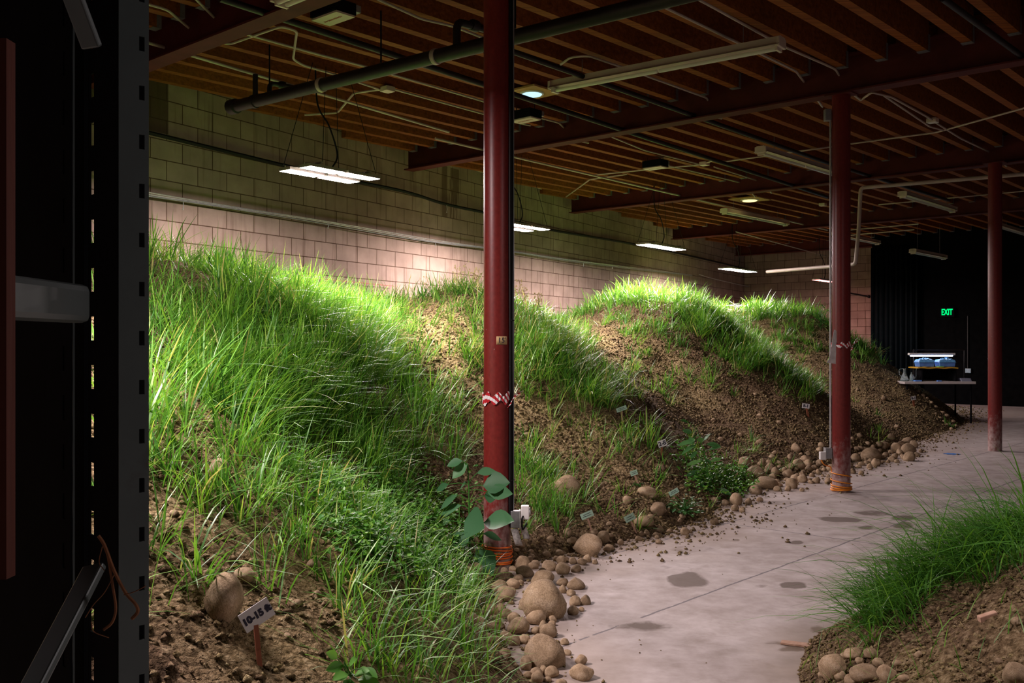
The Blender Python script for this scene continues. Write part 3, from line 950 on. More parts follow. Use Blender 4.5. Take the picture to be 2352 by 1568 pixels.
def make_right():
    res = 0.022
    xs = np.arange(RC[0] - 2.3, RC[0] + 2.3, res); ys = np.arange(RC[1] - 2.3, RC[1] + 2.3, res)
    X, Y = np.meshgrid(xs, ys)
    Hh = right_h(X, Y)
    fine = 0.035 * fbm(X * 8, Y * 8, 141, 3) + 0.025 * fbm(X * 24, Y * 24, 143, 2)
    Hh = np.where(Hh > 0, Hh + fine * np.clip(Hh * 6, 0, 1), Hh)
    k = Hh > -0.05
    nx, ny = len(xs), len(ys)
    idx = np.arange(nx * ny).reshape(ny, nx)
    fm = (k[:-1, :-1] | k[:-1, 1:] | k[1:, 1:] | k[1:, :-1])
    q = np.stack([idx[:-1, :-1], idx[:-1, 1:], idx[1:, 1:], idx[1:, :-1]], -1)[fm]
    used = np.unique(q); mp = -np.ones(nx * ny, int); mp[used] = np.arange(len(used))
    V = np.stack([X.ravel(), Y.ravel(), np.maximum(Hh, -0.04).ravel()], 1)[used]
    sand = 0.08 + 0.5 * fbm(X * 1.2, Y * 1.2, 92, 3)
    ob = np_mesh('soil_mound', V, mp[q], None, M['soil'], {'sandy': np.clip(sand, 0, 1).ravel()[used]})
    tag(ob, 'soil mound at lower right, on the near side of the concrete path', 'mound')
make_right()

# ------------------------------------------------------------------ grass
def proj(X, Y, Z):
    Yc = np.maximum(Y, 0.3)
    return CX + X / Yc * F, CY - (Z - H) / Yc * F
def blades(name, P, lean, L, W, droop, rnd, label, group=None, mat='grass', up0=1.0, cat='grass'):
    """P (n,3) roots; lean (n,2) horizontal lean; L lengths; W widths; droop 0..1"""
    f_ = hit(600, 1525)
    far_ = np.hypot(P[:, 0] - f_.x, P[:, 1] - f_.y + 0.08) > 0.30   # the sign stands in a cleared spot
    P, lean, L, W, droop, rnd = P[far_], lean[far_], L[far_], W[far_], droop[far_], rnd[far_]
    n = len(P)
    K = 5
    ln = np.linalg.norm(lean, axis=1, keepdims=True) + 1e-6
    dirh = lean / ln
    tw = rng.uniform(-1.2, 1.2, n)
    side = np.stack([-dirh[:, 1] * np.cos(tw) + dirh[:, 0] * np.sin(tw) * 0.4, dirh[:, 0] * np.cos(tw) + dirh[:, 1] * np.sin(tw) * 0.4, 0.25 * np.sin(tw)], 1)
    side /= np.linalg.norm(side, axis=1, keepdims=True)
    d0 = np.concatenate([lean, np.full((n, 1), up0)], 1); d0 /= np.linalg.norm(d0, axis=1, keepdims=True)
    bendv = np.concatenate([dirh * 0.55, -np.ones((n, 1)) * 0.75], 1)
    ts = np.linspace(0, 1, K)
    ws = [0.75, 1.0, 0.9, 0.6, 0.0]
    V = np.zeros((n, 9, 3)); 
    for k, t in enumerate(ts):
        c = P + (d0 * t + bendv * (droop[:, None] * t * t)) * L[:, None]
        if k < K - 1:
            V[:, 2 * k] = c - side * (W * ws[k] * 0.5)[:, None]
            V[:, 2 * k + 1] = c + side * (W * ws[k] * 0.5)[:, None]
        else:
            V[:, 8] = c
    base = (np.arange(n) * 9)[:, None]
    q = np.concatenate([base + np.array([[2 * k, 2 * k + 1, 2 * k + 3, 2 * k + 2]]) for k in range(3)], 0)
    t3 = base + np.array([[6, 7, 8]])
    ob = np_mesh(name, V.reshape(-1, 3), q, t3, M[mat], {'rnd': np.repeat(rnd, 9)})
    return tag(ob, label, cat, group, 'stuff')

# density guide: where the bank is thickly, thinly or not grown over (centre x, y, radius x, y, density, length)
GUIDE = [
 # nearest mound
 (560, 640, 190, 90, 1.2, 0.42), (700, 760, 190, 130, 1.2, 0.42), (640, 900, 280, 140, 1.35, 0.46), (830, 800, 90, 130, 1.5, 0.50),
 (480, 820, 150, 170, 1.0, 0.42), (380, 930, 90, 120, 1.1, 0.5), (900, 980, 150, 120, 0.9, 0.36), (800, 1080, 220, 110, 0.65, 0.27), (900, 1230, 200, 90, 0.45, 0.17),
 (650, 1130, 180, 90, 0.38, 0.28), (1010, 1000, 70, 90, 0.6, 0.3), (960, 1400, 200, 120, 0.42, 0.24), (760, 1260, 140, 80, 0.35, 0.28), (450, 1250, 120, 250, 0.16, 0.34), (640, 1420, 120, 130, 0.2, 0.32),
 (1040, 1530, 70, 50, 0.8, 0.28), (900, 1530, 150, 40, 0.5, 0.28), (420, 560, 100, 50, 0.35, 0.38),
 # second mound
 (1000, 720, 150, 70, 0.30, 0.26), (1070, 800, 80, 130, 0.5, 0.30), (1060, 650, 100, 35, 0.6, 0.30), (1250, 830, 110, 90, 1.4, 0.34), (1340, 910, 90, 70, 1.2, 0.30),
 (1440, 1000, 60, 50, 0.8, 0.28), (1230, 1080, 60, 90, 0.8, 0.28), (1250, 1180, 80, 40, 0.6, 0.30), (1200, 740, 50, 40, 0.5, 0.28), (960, 860, 60, 160, 0.22, 0.24),
 # third mound
 (1430, 660, 130, 40, 1.2, 0.46), (1590, 680, 60, 45, 1.2, 0.46), (1320, 710, 80, 40, 0.7, 0.3), (1500, 760, 160, 50, 0.5, 0.26), (1720, 810, 90, 50, 1.5, 0.34), (1640, 750, 70, 40, 1.2, 0.34),
 (1560, 860, 150, 60, 0.35, 0.22), (1840, 880, 50, 40, 1.1, 0.28), (1450, 850, 60, 60, 0.2, 0.22),
 # farthest mound
 (1760, 705, 80, 30, 1.3, 0.42), (1850, 715, 50, 30, 1.0, 0.46), (1820, 790, 90, 50, 0.5, 0.26), (1990, 800, 60, 40, 1.2, 0.30), (1880, 870, 60, 40, 0.25, 0.2),
]
BARE = [(385, 640, 60, 45, 0.85), (950, 760, 70, 70, 0.5), (880, 730, 40, 60, 0.5), (1370, 790, 60, 80, 0.75), (1500, 960, 120, 70, 0.85), (1300, 1000, 90, 80, 0.6), (1560, 690, 30, 25, 0.7), (1720, 950, 130, 80, 0.9), (2000, 930, 130, 90, 0.95), (1980, 860, 60, 40, 0.5)]
def guide(X, Y, Z):
    u, v = proj(X, Y, Z)
    den = np.full(len(X), 0.03); Ln = np.full(len(X), 0.24); wsum = np.full(len(X), 0.05)
    for (cx, cy, rx, ry, d, l) in GUIDE:
        g = np.exp(-(((u - cx) / rx) ** 2 + ((v - cy) / ry) ** 2))
        den = np.maximum(den, d * g)
        Ln = (Ln * wsum + l * g) / (wsum + g); wsum = wsum + g
    for (cx, cy, rx, ry, a) in BARE:
        den = den * (1 - a * np.exp(-(((u - cx) / rx) ** 2 + ((v - cy) / ry) ** 2)))
    return den, Ln
def grow_bank(i, ntuft, per, label):
    a, b_ = MB_SPLIT[i], MB_SPLIT[i + 1]
    sw = rng.uniform(a, b_, ntuft * 8); o = rng.uniform(0.35, 6.4, ntuft * 8)
    s = sw - kshift(sw) * (o - 2.2)
    h = height_sw(sw, o)
    X = WA.x + WD.x * s + WN.x * o; Y = WA.y + WD.y * s + WN.y * o
    den, Ln = guide(X, Y, h)
    clump = np.clip(0.55 + 1.6 * fbm(s * 1.6, o * 1.6, 61, 3), 0.08, 1.5)
    ok = (h > 0.015) & (rng.random(len(sw)) < den * clump * 0.75) & (Y > 1.9)
    sel = np.nonzero(ok)[0]
    sel = sel[:ntuft]
    m = rng.poisson(per, len(sel)) + 3
    T = np.repeat(sel, m)
    n = len(T)
    rad = rng.uniform(0.0, 1.0, n) ** 0.6 * (0.035 + 0.04 * rng.random(n)); an = rng.uniform(0, 2 * np.pi, n)
    Px = X[T] + rad * np.cos(an); Py = Y[T] + rad * np.sin(an)
    Pz = ground(Px, Py) - 0.01
    tl = np.repeat(rng.uniform(0.65, 1.25, len(sel)), m)
    L = Ln[T] * tl * rng.uniform(0.45, 1.15, n)
    thang = np.repeat(rng.uniform(0, 2 * np.pi, len(sel)), m); tha = np.repeat(rng.uniform(0.0, 0.35, len(sel)), m)
    lean = np.stack([np.cos(an), np.sin(an)], 1) * rng.uniform(0.05, 0.65, n)[:, None]
    lean += np.stack([np.cos(thang), np.sin(thang)], 1) * tha[:, None]
    lean += rng.normal(0, 0.16, (n, 2)) + np.array([WN.x, WN.y])[None] * 0.14
    dr = rng.uniform(0.05, 0.8, n) ** 1.1
    stray = rng.random(n) < 0.12
    lean = np.where(stray[:, None], rng.normal(0, 0.9, (n, 2)), lean); L = np.where(stray, L * 1.25, L)
    W = rng.uniform(0.0038, 0.0088, n) * (0.75 + 0.5 * L / 0.4) * (1.0 if i == 0 else [1, 1.15, 1.35, 1.7][i])
    tr = np.repeat(rng.uniform(-0.18, 0.18, len(sel)), m)
    rnd = np.clip(rng.beta(2.2, 2.2, n) * 0.85 + tr, 0, 0.9)
    dryp = 0.05 if i != 1 else 0.16
    rnd = np.where(rng.random(n) < dryp, rng.uniform(0.9, 1.0, n), rnd)
    return blades('grass', np.stack([Px, Py, Pz], 1), lean, L, W, dr, rnd, label, 'grass on the soil mounds')
grow_bank(0, 3000, 12, 'long green grass growing all over the nearest left mound')
grow_bank(1, 1500, 10, 'thinner yellowish-green grass growing on the sandy mound behind the nearest column')
grow_bank(2, 1600, 10, 'bright green grass along the top and right flank of the long third mound')
grow_bank(3, 900, 11, 'green grass on the crest of the farthest mound')
def grow_stray(n, regions, label):
    P = []
    for (cx, cy, rx, ry, k) in regions:
        for _ in range(k):
            P.append(hit(rng.uniform(cx - rx, cx + rx), rng.uniform(cy - ry, cy + ry)))
    P = np.array(P); m = 3
    P = np.repeat(P, m, 0); n = len(P)
    P[:, :2] += rng.normal(0, 0.02, (n, 2)); P[:, 2] = ground(P[:, 0], P[:, 1]) - 0.008
    lean = rng.normal(0, 0.75, (n, 2)); L = rng.uniform(0.12, 0.42, n)
    return blades('grass', P, lean, L, rng.uniform(0.0032, 0.0075, n), rng.uniform(0.05, 0.75, n), np.clip(rng.beta(2, 2.4, n), 0, 0.93), label, 'grass on the soil mounds')
grow_stray(0, [(500, 1150, 160, 120, 26), (480, 1400, 140, 160, 24), (720, 1330, 170, 200, 50), (930, 1440, 140, 120, 50), (700, 1150, 180, 90, 36), (1080, 1420, 60, 100, 14), (450, 600, 100, 40, 24)], 'single stray grass blades over the bare soil low on the nearest mound')
def grow_right():
    n0 = 215
    # along the far flank of the right mound
    u = rng.uniform(1930, 2420, n0); 
    pts = []
    for k in range(n0):
        t = rng.random()
        x = 1975 + 460 * t
        # crest line seen in the photograph, roots just beyond it
        Yd = 4.38 - 0.12 * t + rng.normal(0, 0.2)
        X = (x - CX) / F * Yd
        pts.append((X, Yd))
    pts = np.array(pts)
    g = right_h(pts[:, 0], pts[:, 1])
    pts = pts[g > 0.0]
    m = rng.poisson(13, len(pts)) + 3
    T = np.repeat(np.arange(len(pts)), m); n = len(T)
    an = rng.uniform(0, 2 * np.pi, n); rad = rng.uniform(0, 0.05, n)
    Px = pts[T, 0] + rad * np.cos(an); Py = pts[T, 1] + rad * np.sin(an); Pz = ground(Px, Py) - 0.01
    lean = np.stack([np.cos(an), np.sin(an)], 1) * rng.uniform(0.1, 0.9, n)[:, None] + np.array([-0.3, 0.1])
    prog = np.clip((Px - 1.4) / 1.0, 0, 1)
    L = rng.uniform(0.14, 0.42, n) * (0.75 + 0.45 * prog); dr = rng.uniform(0.25, 1.0, n)
    W = rng.uniform(0.0036, 0.0085, n)
    L = np.where(rng.random(n) < 0.08, L * 1.7, L)
    rnd = np.clip(rng.beta(2, 2.6, n) * 0.8, 0, 0.9)
    # a few stray blades on the near slope
    k = 260
    xs = rng.uniform(1.15, 2.4, k); ys = rng.uniform(2.6, 4.2, k)
    ok = right_h(xs, ys) > 0.0
    xs, ys = xs[ok], ys[ok]; k = len(xs)
    Px = np.concatenate([Px, xs]); Py = np.concatenate([Py, ys]); Pz = np.concatenate([Pz, ground(xs, ys) - 0.01])
    lean = np.concatenate([lean, rng.normal(0, 0.5, (k, 2))]); L = np.concatenate([L, rng.uniform(0.08, 0.25, k)])
    dr = np.concatenate([dr, rng.uniform(0.1, 0.6, k)]); W = np.concatenate([W, rng.uniform(0.003, 0.005, k)]); rnd = np.concatenate([rnd, rng.uniform(0.1, 0.8, k)])
    blades('grass', np.stack([Px, Py, Pz], 1), lean, L, W, dr, rnd, 'green drooping grass on the right mound, hanging over the concrete path', None)
grow_right()

# clover-like ground cover low on the nearest mound, and on the flanks
def leaf_quads(P, N, size, rnd, name, mat, label, cat, elong=1.0):
    n = len(P)
    a = rng.uniform(0, 2 * np.pi, n)
    tilt = rng.normal(0, 0.45, (n, 2))
    U = np.stack([np.cos(a), np.sin(a), tilt[:, 0]], 1); U /= np.linalg.norm(U, axis=1, keepdims=True)
    Wv = np.stack([-np.sin(a), np.cos(a), tilt[:, 1]], 1); Wv /= np.linalg.norm(Wv, axis=1, keepdims=True)
    s = size[:, None]
    up = np.array([0, 0, 1.0])[None]
    V = np.zeros((n, 6, 3))
    V[:, 0] = P; V[:, 1] = P + U * s * 0.35 * elong - Wv * s * 0.42; V[:, 2] = P + U * s * 0.8 * elong - Wv * s * 0.34
    V[:, 3] = P + U * s * 1.08 * elong - up * s * 0.12; V[:, 4] = P + U * s * 0.8 * elong + Wv * s * 0.34; V[:, 5] = P + U * s * 0.35 * elong + Wv * s * 0.42
    mid = P + U * s * 0.6 * elong - up * s * 0.10
    V2 = np.concatenate([V, mid[:, None]], 1)
    base = (np.arange(n) * 7)[:, None]
    t = np.concatenate([base + np.array([[i, (i + 1) % 6, 6]]) for i in range(6)], 0)
    ob = np_mesh(name, V2.reshape(-1, 3), None, t, M[mat], {'rnd': np.repeat(rnd, 7)}, smooth=True)
    return tag(ob, label, cat, None, 'stuff')
def cover(regions, name, mat, label, size, tall):
    Ps = []
    for (cx, cy, rx, ry, n) in regions:
        for _ in range(n):
            x = rng.normal(cx, rx * 0.55); y = rng.normal(cy, ry * 0.55)
            Yd = None
            Ps.append((x, y))
    pts = np.array(Ps)
    G = np.array([hit(x, y) for x, y in pts[::6]])
    allp = []
    for g in G:
        for k in range(6):
            dx, dy = rng.normal(0, 0.035, 2)
            allp.append((g[0] + dx, g[1] + dy))
    allp = np.array(allp)
    z = ground(allp[:, 0], allp[:, 1]) + rng.uniform(0.01, tall, len(allp))
    P = np.stack([allp[:, 0], allp[:, 1], z], 1)
    # three leaflets per stalk
    P3 = np.repeat(P, 3, 0)
    return leaf_quads(P3, None, rng.uniform(size * 0.6, size * 1.25, len(P3)), rng.uniform(0, 1, len(P3)), name, mat, label, 'ground cover')
cover([(930, 1190, 150, 80, 1500), (1010, 1290, 90, 60, 700), (850, 1260, 90, 60, 500), (780, 1130, 90, 40, 300)], 'clover', 'leaf_lime', 'bright clover-like ground cover low on the nearest mound beside the column', 0.022, 0.11)
cover([(1640, 1110, 60, 30, 700), (1700, 1120, 30, 30, 300), (1590, 1060, 40, 30, 200)], 'clover', 'leaf_lime', 'low green weeds round the foot of the tall leafy plant by the stones', 0.024, 0.12)

# ------------------------------------------------------------------ broad-leaved plants
def leaf_geo(mb, base, d, length, width, fold=0.18, curl=0.35, hint=None):
    up = Vector((0, 0, 1))
    d = Vector(d).normalized()
    s = d.cross(Vector(hint) if hint is not None else up)
    s = s.normalized() if s.length > 1e-4 else Vector((1, 0, 0))
    u = s.cross(d).normalized()
    n = 7
    prof = [0.05, 0.55, 0.92, 1.0, 0.82, 0.48, 0.0]
    vs = []
    for i in range(n):
        t = i / (n - 1)
        c = Vector(base) + d * (length * t) - up * (curl * length * t * t) + u * 0.0
        wd = width * 0.5 * prof[i]
        vs += [c - s * wd + u * (fold * wd), c - u * (fold * wd * 0.3), c + s * wd + u * (fold * wd)]
    fs = []
    for i in range(n - 1):
        a = 3 * i
        fs += [(a, a + 1, a + 4, a + 3), (a + 1, a + 2, a + 5, a + 4)]
    mb.add(vs, fs)
def plant(name, base, stem_pts, leaves, matl, label, cat='plant', stem_r=0.006, face=None):
    """leaves: list of (attach point, leaf base, direction, length, width, curl)"""
    root = empty(name, base, label, cat)
    b = MB()
    sp_ = smoothpts(stem_pts, 5)
    b.tube(sp_, [stem_r * (1 - 0.6 * i / (len(sp_) - 1)) for i in range(len(sp_))], 7)
    f = MB()
    rn = []
    for (at, lb, d, L, Wd, cu) in leaves:
        b.tube([at, (Vector(at) + Vector(lb)) / 2 + Vector((0, 0, 0.008)), lb], stem_r * 0.4, 5)
        k0 = len(f.v)
        leaf_geo(f, lb, d, L, Wd, 0.2, cu, None if face is None else Vector(face) + Vector((random.uniform(-.4, .4), random.uniform(-.2, .2), random.uniform(-.3, .3))))
        rn += [random.random()] * (len(f.v) - k0)
    b.build('stem', M['leaf_lime'], root, True)
    ob = f.build('foliage', M[matl], root, True)
    at = ob.data.attributes.new('rnd', 'FLOAT', 'POINT'); at.data.foreach_set('value', rn)
    st = root.children[0]
    at = st.data.attributes.new('rnd', 'FLOAT', 'POINT'); at.data.foreach_set('value', [0.3] * len(st.data.vertices))
    return root
# large plant left of the nearest column: leaf (base px, tip px, width px)
bp = hit(1080, 1300)
Yp = 5.72
base = Vector((px(1080, 1300, Yp).x, Yp, gz((px(1080, 1300, Yp).x, Yp))))
st = [base, px(1078, 1200, Yp), px(1077, 1130, Yp), px(1074, 1075, Yp), px(1070, 1062, Yp)]
LV = [((1077, 1120), (1110, 1115), (1172, 1108), 46, -0.03), ((1077, 1125), (1120, 1130), (1178, 1134), 30, -0.05), ((1077, 1160), (1112, 1138), (1140, 1142), 26, 0.0),
      ((1078, 1190), (1068, 1195), (1112, 1212), 58, -0.05), ((1080, 1200), (1112, 1200), (1182, 1196), 44, -0.06), ((1080, 1230), (1095, 1262), (1128, 1316), 46, -0.02),
      ((1076, 1080), (1074, 1064), (1042, 1096), 26, 0.0), ((1074, 1075), (1062, 1058), (1028, 1070), 20, 0.0), ((1077, 1112), (1030, 1112), (1004, 1126), 14, 0.03),
      ((1077, 1150), (1050, 1136), (1014, 1168), 16, 0.04), ((1078, 1170), (1060, 1160), (1005, 1190), 22, 0.05), ((1078, 1205), (1034, 1196), (982, 1218), 22, 0.05),
      ((1078, 1220), (1078, 1224), (1036, 1262), 36, -0.02), ((1077, 1110), (1096, 1086), (1140, 1082), 18, 0.0), ((1077, 1105), (1070, 1110), (1056, 1126), 18, 0.05), ((1080, 1240), (1110, 1225), (1150, 1240), 18, 0.03)]
lv = []
for (a, l0, l1, wpx, dy) in LV:
    pa = px(a[0], a[1], Yp); p0 = px(l0[0], l0[1], Yp + dy * 0.5); p1 = px(l1[0], l1[1], Yp + dy * 3)
    d = p1 - p0
    lv.append((pa, p0, d + Vector((0, 0, 0.12 * d.length)), d.length * 1.02, wpx / F * Yp * 1.25, 0.12))
plant('leafy_plant', base, st, lv, 'leaf_dark', 'tall plant with big dull-green leaves beside the nearest red column', face=(-0.3, -0.8, 0.6))
# plant with long leaves at the foot of the third mound
bp = hit(1635, 1128)
Yp = bp.y
st = [bp, px(1628, 1100, Yp), px(1620, 1050, Yp), px(1612, 1022, Yp), px(1600, 985, Yp + 0.05)]
lv = []
for (ax, ay, lx, ly, tx, ty, wpx) in [(1614, 1025, 1622, 1020, 1655, 1024, 12), (1617, 1040, 1628, 1032, 1658, 1026, 8), (1619, 1058, 1632, 1060, 1660, 1052, 10), (1620, 1060, 1612, 1058, 1576, 1070, 11),
        (1622, 1075, 1606, 1080, 1572, 1096, 10), (1624, 1082, 1608, 1086, 1590, 1100, 10), (1610, 1020, 1600, 1020, 1566, 1044, 10), (1606, 1010, 1596, 1012, 1556, 1024, 12), (1604, 1000, 1606, 1004, 1610, 1016, 16),
        (1604, 1000, 1594, 1006, 1584, 1018, 16), (1600, 990, 1590, 994, 1566, 988, 12), (1600, 986, 1580, 970, 1562, 964, 8), (1612, 1030, 1600, 1036, 1588, 1052, 10), (1616, 1020, 1614, 1014, 1634, 994, 8),
        (1626, 1095, 1606, 1094, 1612, 1122, 14), (1620, 1048, 1622, 1054, 1632, 1066, 12), (1632, 1120, 1650, 1122, 1680, 1138, 12), (1630, 1122, 1626, 1118, 1636, 1142, 16)]:
    pa = px(ax, ay, Yp); p0 = px(lx, ly, Yp - 0.02); p1 = px(tx, ty, Yp - 0.06 + random.uniform(-.06, .06))
    d = p1 - p0
    lv.append((pa, p0, d + Vector((0, 0, 0.15 * d.length)), d.length * 1.02, wpx / F * Yp * 1.1, 0.15))
plant('leafy_plant', bp, st, lv, 'leaf', 'tall narrow-leaved green plant at the foot of the third mound', face=(0.1, -0.7, 0.7))
# small bushy plant
def bush(name, x, y, wpx, hpx, n, leafs, matl, label, spread=1.0):
    bp = hit(x, y)
    Yp = bp.y
    lv = []
    wd = wpx / F * Yp; ht = hpx / F * Yp
    for k in range(n):
        a = random.uniform(0, 2 * math.pi); r = wd * 0.5 * math.sqrt(random.random()) * spread; z = ht * random.uniform(0.2, 1.0) * (1 - 0.4 * (r / (wd * 0.5)) ** 2)
        p0 = bp + Vector((r * math.cos(a), r * math.sin(a), z))
        d = Vector((math.cos(a), math.sin(a), random.uniform(-0.3, 0.5)))
        lv.append((bp + Vector((0, 0, z * 0.5)), p0, d, leafs * random.uniform(0.7, 1.3), leafs * random.uniform(0.5, 0.75), 0.25))
    return plant(name, bp, [bp, bp + Vector((0.005, 0, ht * 0.4)), bp + Vector((0, 0, ht * 0.8))], lv, matl, label, stem_r=0.004)
bush('bushy_plant', 1572, 1185, 80, 50, 70, 0.045, 'leaf', 'small bushy dark-green plant at the edge of the concrete path')
bush('weed_plant', 880, 735, 70, 60, 14, 0.05, 'leaf', 'small broad-leaved weed on the top edge of the sandy mound')
bush('weed_plant', 1400, 870, 60, 40, 14, 0.06, 'leaf', 'small dark leafy weed halfway down the sandy strip of the third mound')
bush('yellow_plant', 1885, 760, 50, 70, 90, 0.07, 'leaf_lime', 'yellow-green bushy plant on the crest left of the middle column')
bush('seedling', 1470, 1120, 26, 14, 10, 0.03, 'leaf', 'small seedling beside the upright green marker on bare soil')
# big sapling at the very bottom
bp = hit(800, 1590)
Yp = bp.y
lv = []
for (lx, ly, tx, ty, wpx) in [(775, 1512, 745, 1502, 16), (790, 1528, 752, 1545, 18), (800, 1530, 825, 1512, 15), (800, 1548, 768, 1568, 22), (815, 1550, 850, 1545, 20), (822, 1560, 868, 1572, 22), (806, 1560, 800, 1590, 20), (830, 1535, 862, 1560, 18)]:
    p0 = px(lx, ly, Yp - 0.05); p1 = px(tx, ty, Yp - 0.08); d = p1 - p0
    lv.append((bp + Vector((0, -0.02, 0.05)), p0, d + Vector((0, 0, 0.02)), d.length * 1.1, wpx / F * Yp * 1.5, 0.2))
plant('leafy_plant', bp, [bp, px(805, 1550, Yp - 0.03), px(790, 1520, Yp - 0.04)], lv, 'leaf_lime', 'young bright-green sapling at the bottom edge of the photo', stem_r=0.004, face=(0, -0.6, 0.8))
# dry seed heads on the mound tops
def seed_stand(x, y, n, hgt, spread, label, mat='dry'):
    bp = hit(x, y)
    P = np.array([bp + Vector((rng.normal(0, spread), rng.normal(0, spread * 0.6), 0)) for _ in range(n)])
    P[:, 2] = ground(P[:, 0], P[:, 1])
    root = empty('seed_head_plant', bp, label, 'plant')
    b = MB()
    f = MB()
    for p in P:
        tip = Vector(p) + Vector((random.uniform(-.1, .1), random.uniform(-.06, .06), hgt * random.uniform(.6, 1.1)))
        b.tube([p, (Vector(p) + tip) / 2 + Vector((0.01, 0, 0)), tip], 0.0022, 4)
        for k in range(9):
            t = 0.55 + 0.45 * k / 8
            c = Vector(p).lerp(tip, t) + Vector((random.uniform(-.045, .045), random.uniform(-.045, .045), random.uniform(-.02, .03)))
            f.tube([Vector(p).lerp(tip, t - 0.04), c], 0.0012, 3)
            f.box(c, (0.014, 0.014, 0.016))
    for nm, mb_ in (('stems', b), ('seed_heads', f)):
        ob = mb_.build(nm, M[mat], root)
        ob['kind'] = 'stuff'
        at = ob.data.attributes.new('rnd', 'FLOAT', 'POINT'); at.data.foreach_set('value', rng.random(len(ob.data.vertices)).astype(np.float32))
    return root
seed_stand(1205, 715, 8, 0.34, 0.12, 'dry yellow seed-head plant just right of the nearest column on the mound top')
seed_stand(1075, 668, 8, 0.3, 0.15, 'dry yellow seed heads just left of the nearest column on the mound top')
seed_stand(625, 600, 5, 0.4, 0.12, 'tan seed heads above the long grass on the nearest mound')

# ------------------------------------------------------------------ stones
def rock_mesh(name, seed, sub=3, rough=0.22):
    bm = bmesh.new()
    bmesh.ops.create_icosphere(bm, subdivisions=sub, radius=1.0)
    r = random.Random(seed)
    offs = [Vector((r.uniform(-1, 1), r.uniform(-1, 1), r.uniform(-1, 1))).normalized() for _ in range(9)]
    lev = [r.uniform(0.62, 0.95) for _ in range(9)]
    from mathutils import noise as mn
    for v in bm.verts:
        d = v.co.normalized()
        k = 1.0
        for o_, l in zip(offs, lev):
            t = d.dot(o_)
            if t > l * 0.0:
                # soft flattening towards a facet plane
                lim = l / max(t, 0.2)
                k = min(k, 0.25 * k + 0.75 * lim) if lim < k else k
        k += rough * 0.35 * mn.noise(d * 1.5 + Vector((seed, 0, 0))) + rough * 0.12 * mn.noise(d * 5 + Vector((0, seed, 0)))
        v.co = d * k
    me = bpy.data.meshes.new(name)
    bm.to_mesh(me); bm.free()
    me.polygons.foreach_set('use_smooth', [True] * len(me.polygons))
    me.materials.append(M['stone'])
    return me
ROCKS = [rock_mesh('river_stone', 10 + i) for i in range(9)]
placed = []
def stone(x, y, wpx, asp, label, group=None, name='river_stone', sink=0.3, idx=None, P=None, rotz=None):
    """stone seen centred on (x, y), wpx wide"""
    P = P or hit(x, y + wpx * asp * 0.28)
    R = wpx / F * P.y * 0.5
    if R < 0.004: return
    sz = R * asp * 1.05
    me = ROCKS[idx if idx is not None else random.randrange(len(ROCKS))]
    o = bpy.data.objects.new(name, me)
    COL.objects.link(o)
    o.location = (P.x, P.y, P.z + sz * (1 - sink) * 0.8)
    dep = random.uniform(0.75, 1.0)
    o.scale = (R * 1.08, R * dep * 1.08, sz * 1.1)
    o.rotation_euler = (random.uniform(-.2, .2), random.uniform(-.2, .2), random.uniform(0, 6.28) if rotz is None else rotz)
    placed.append((P.x, P.y, R))
    return tag(o, label, 'stone', group)
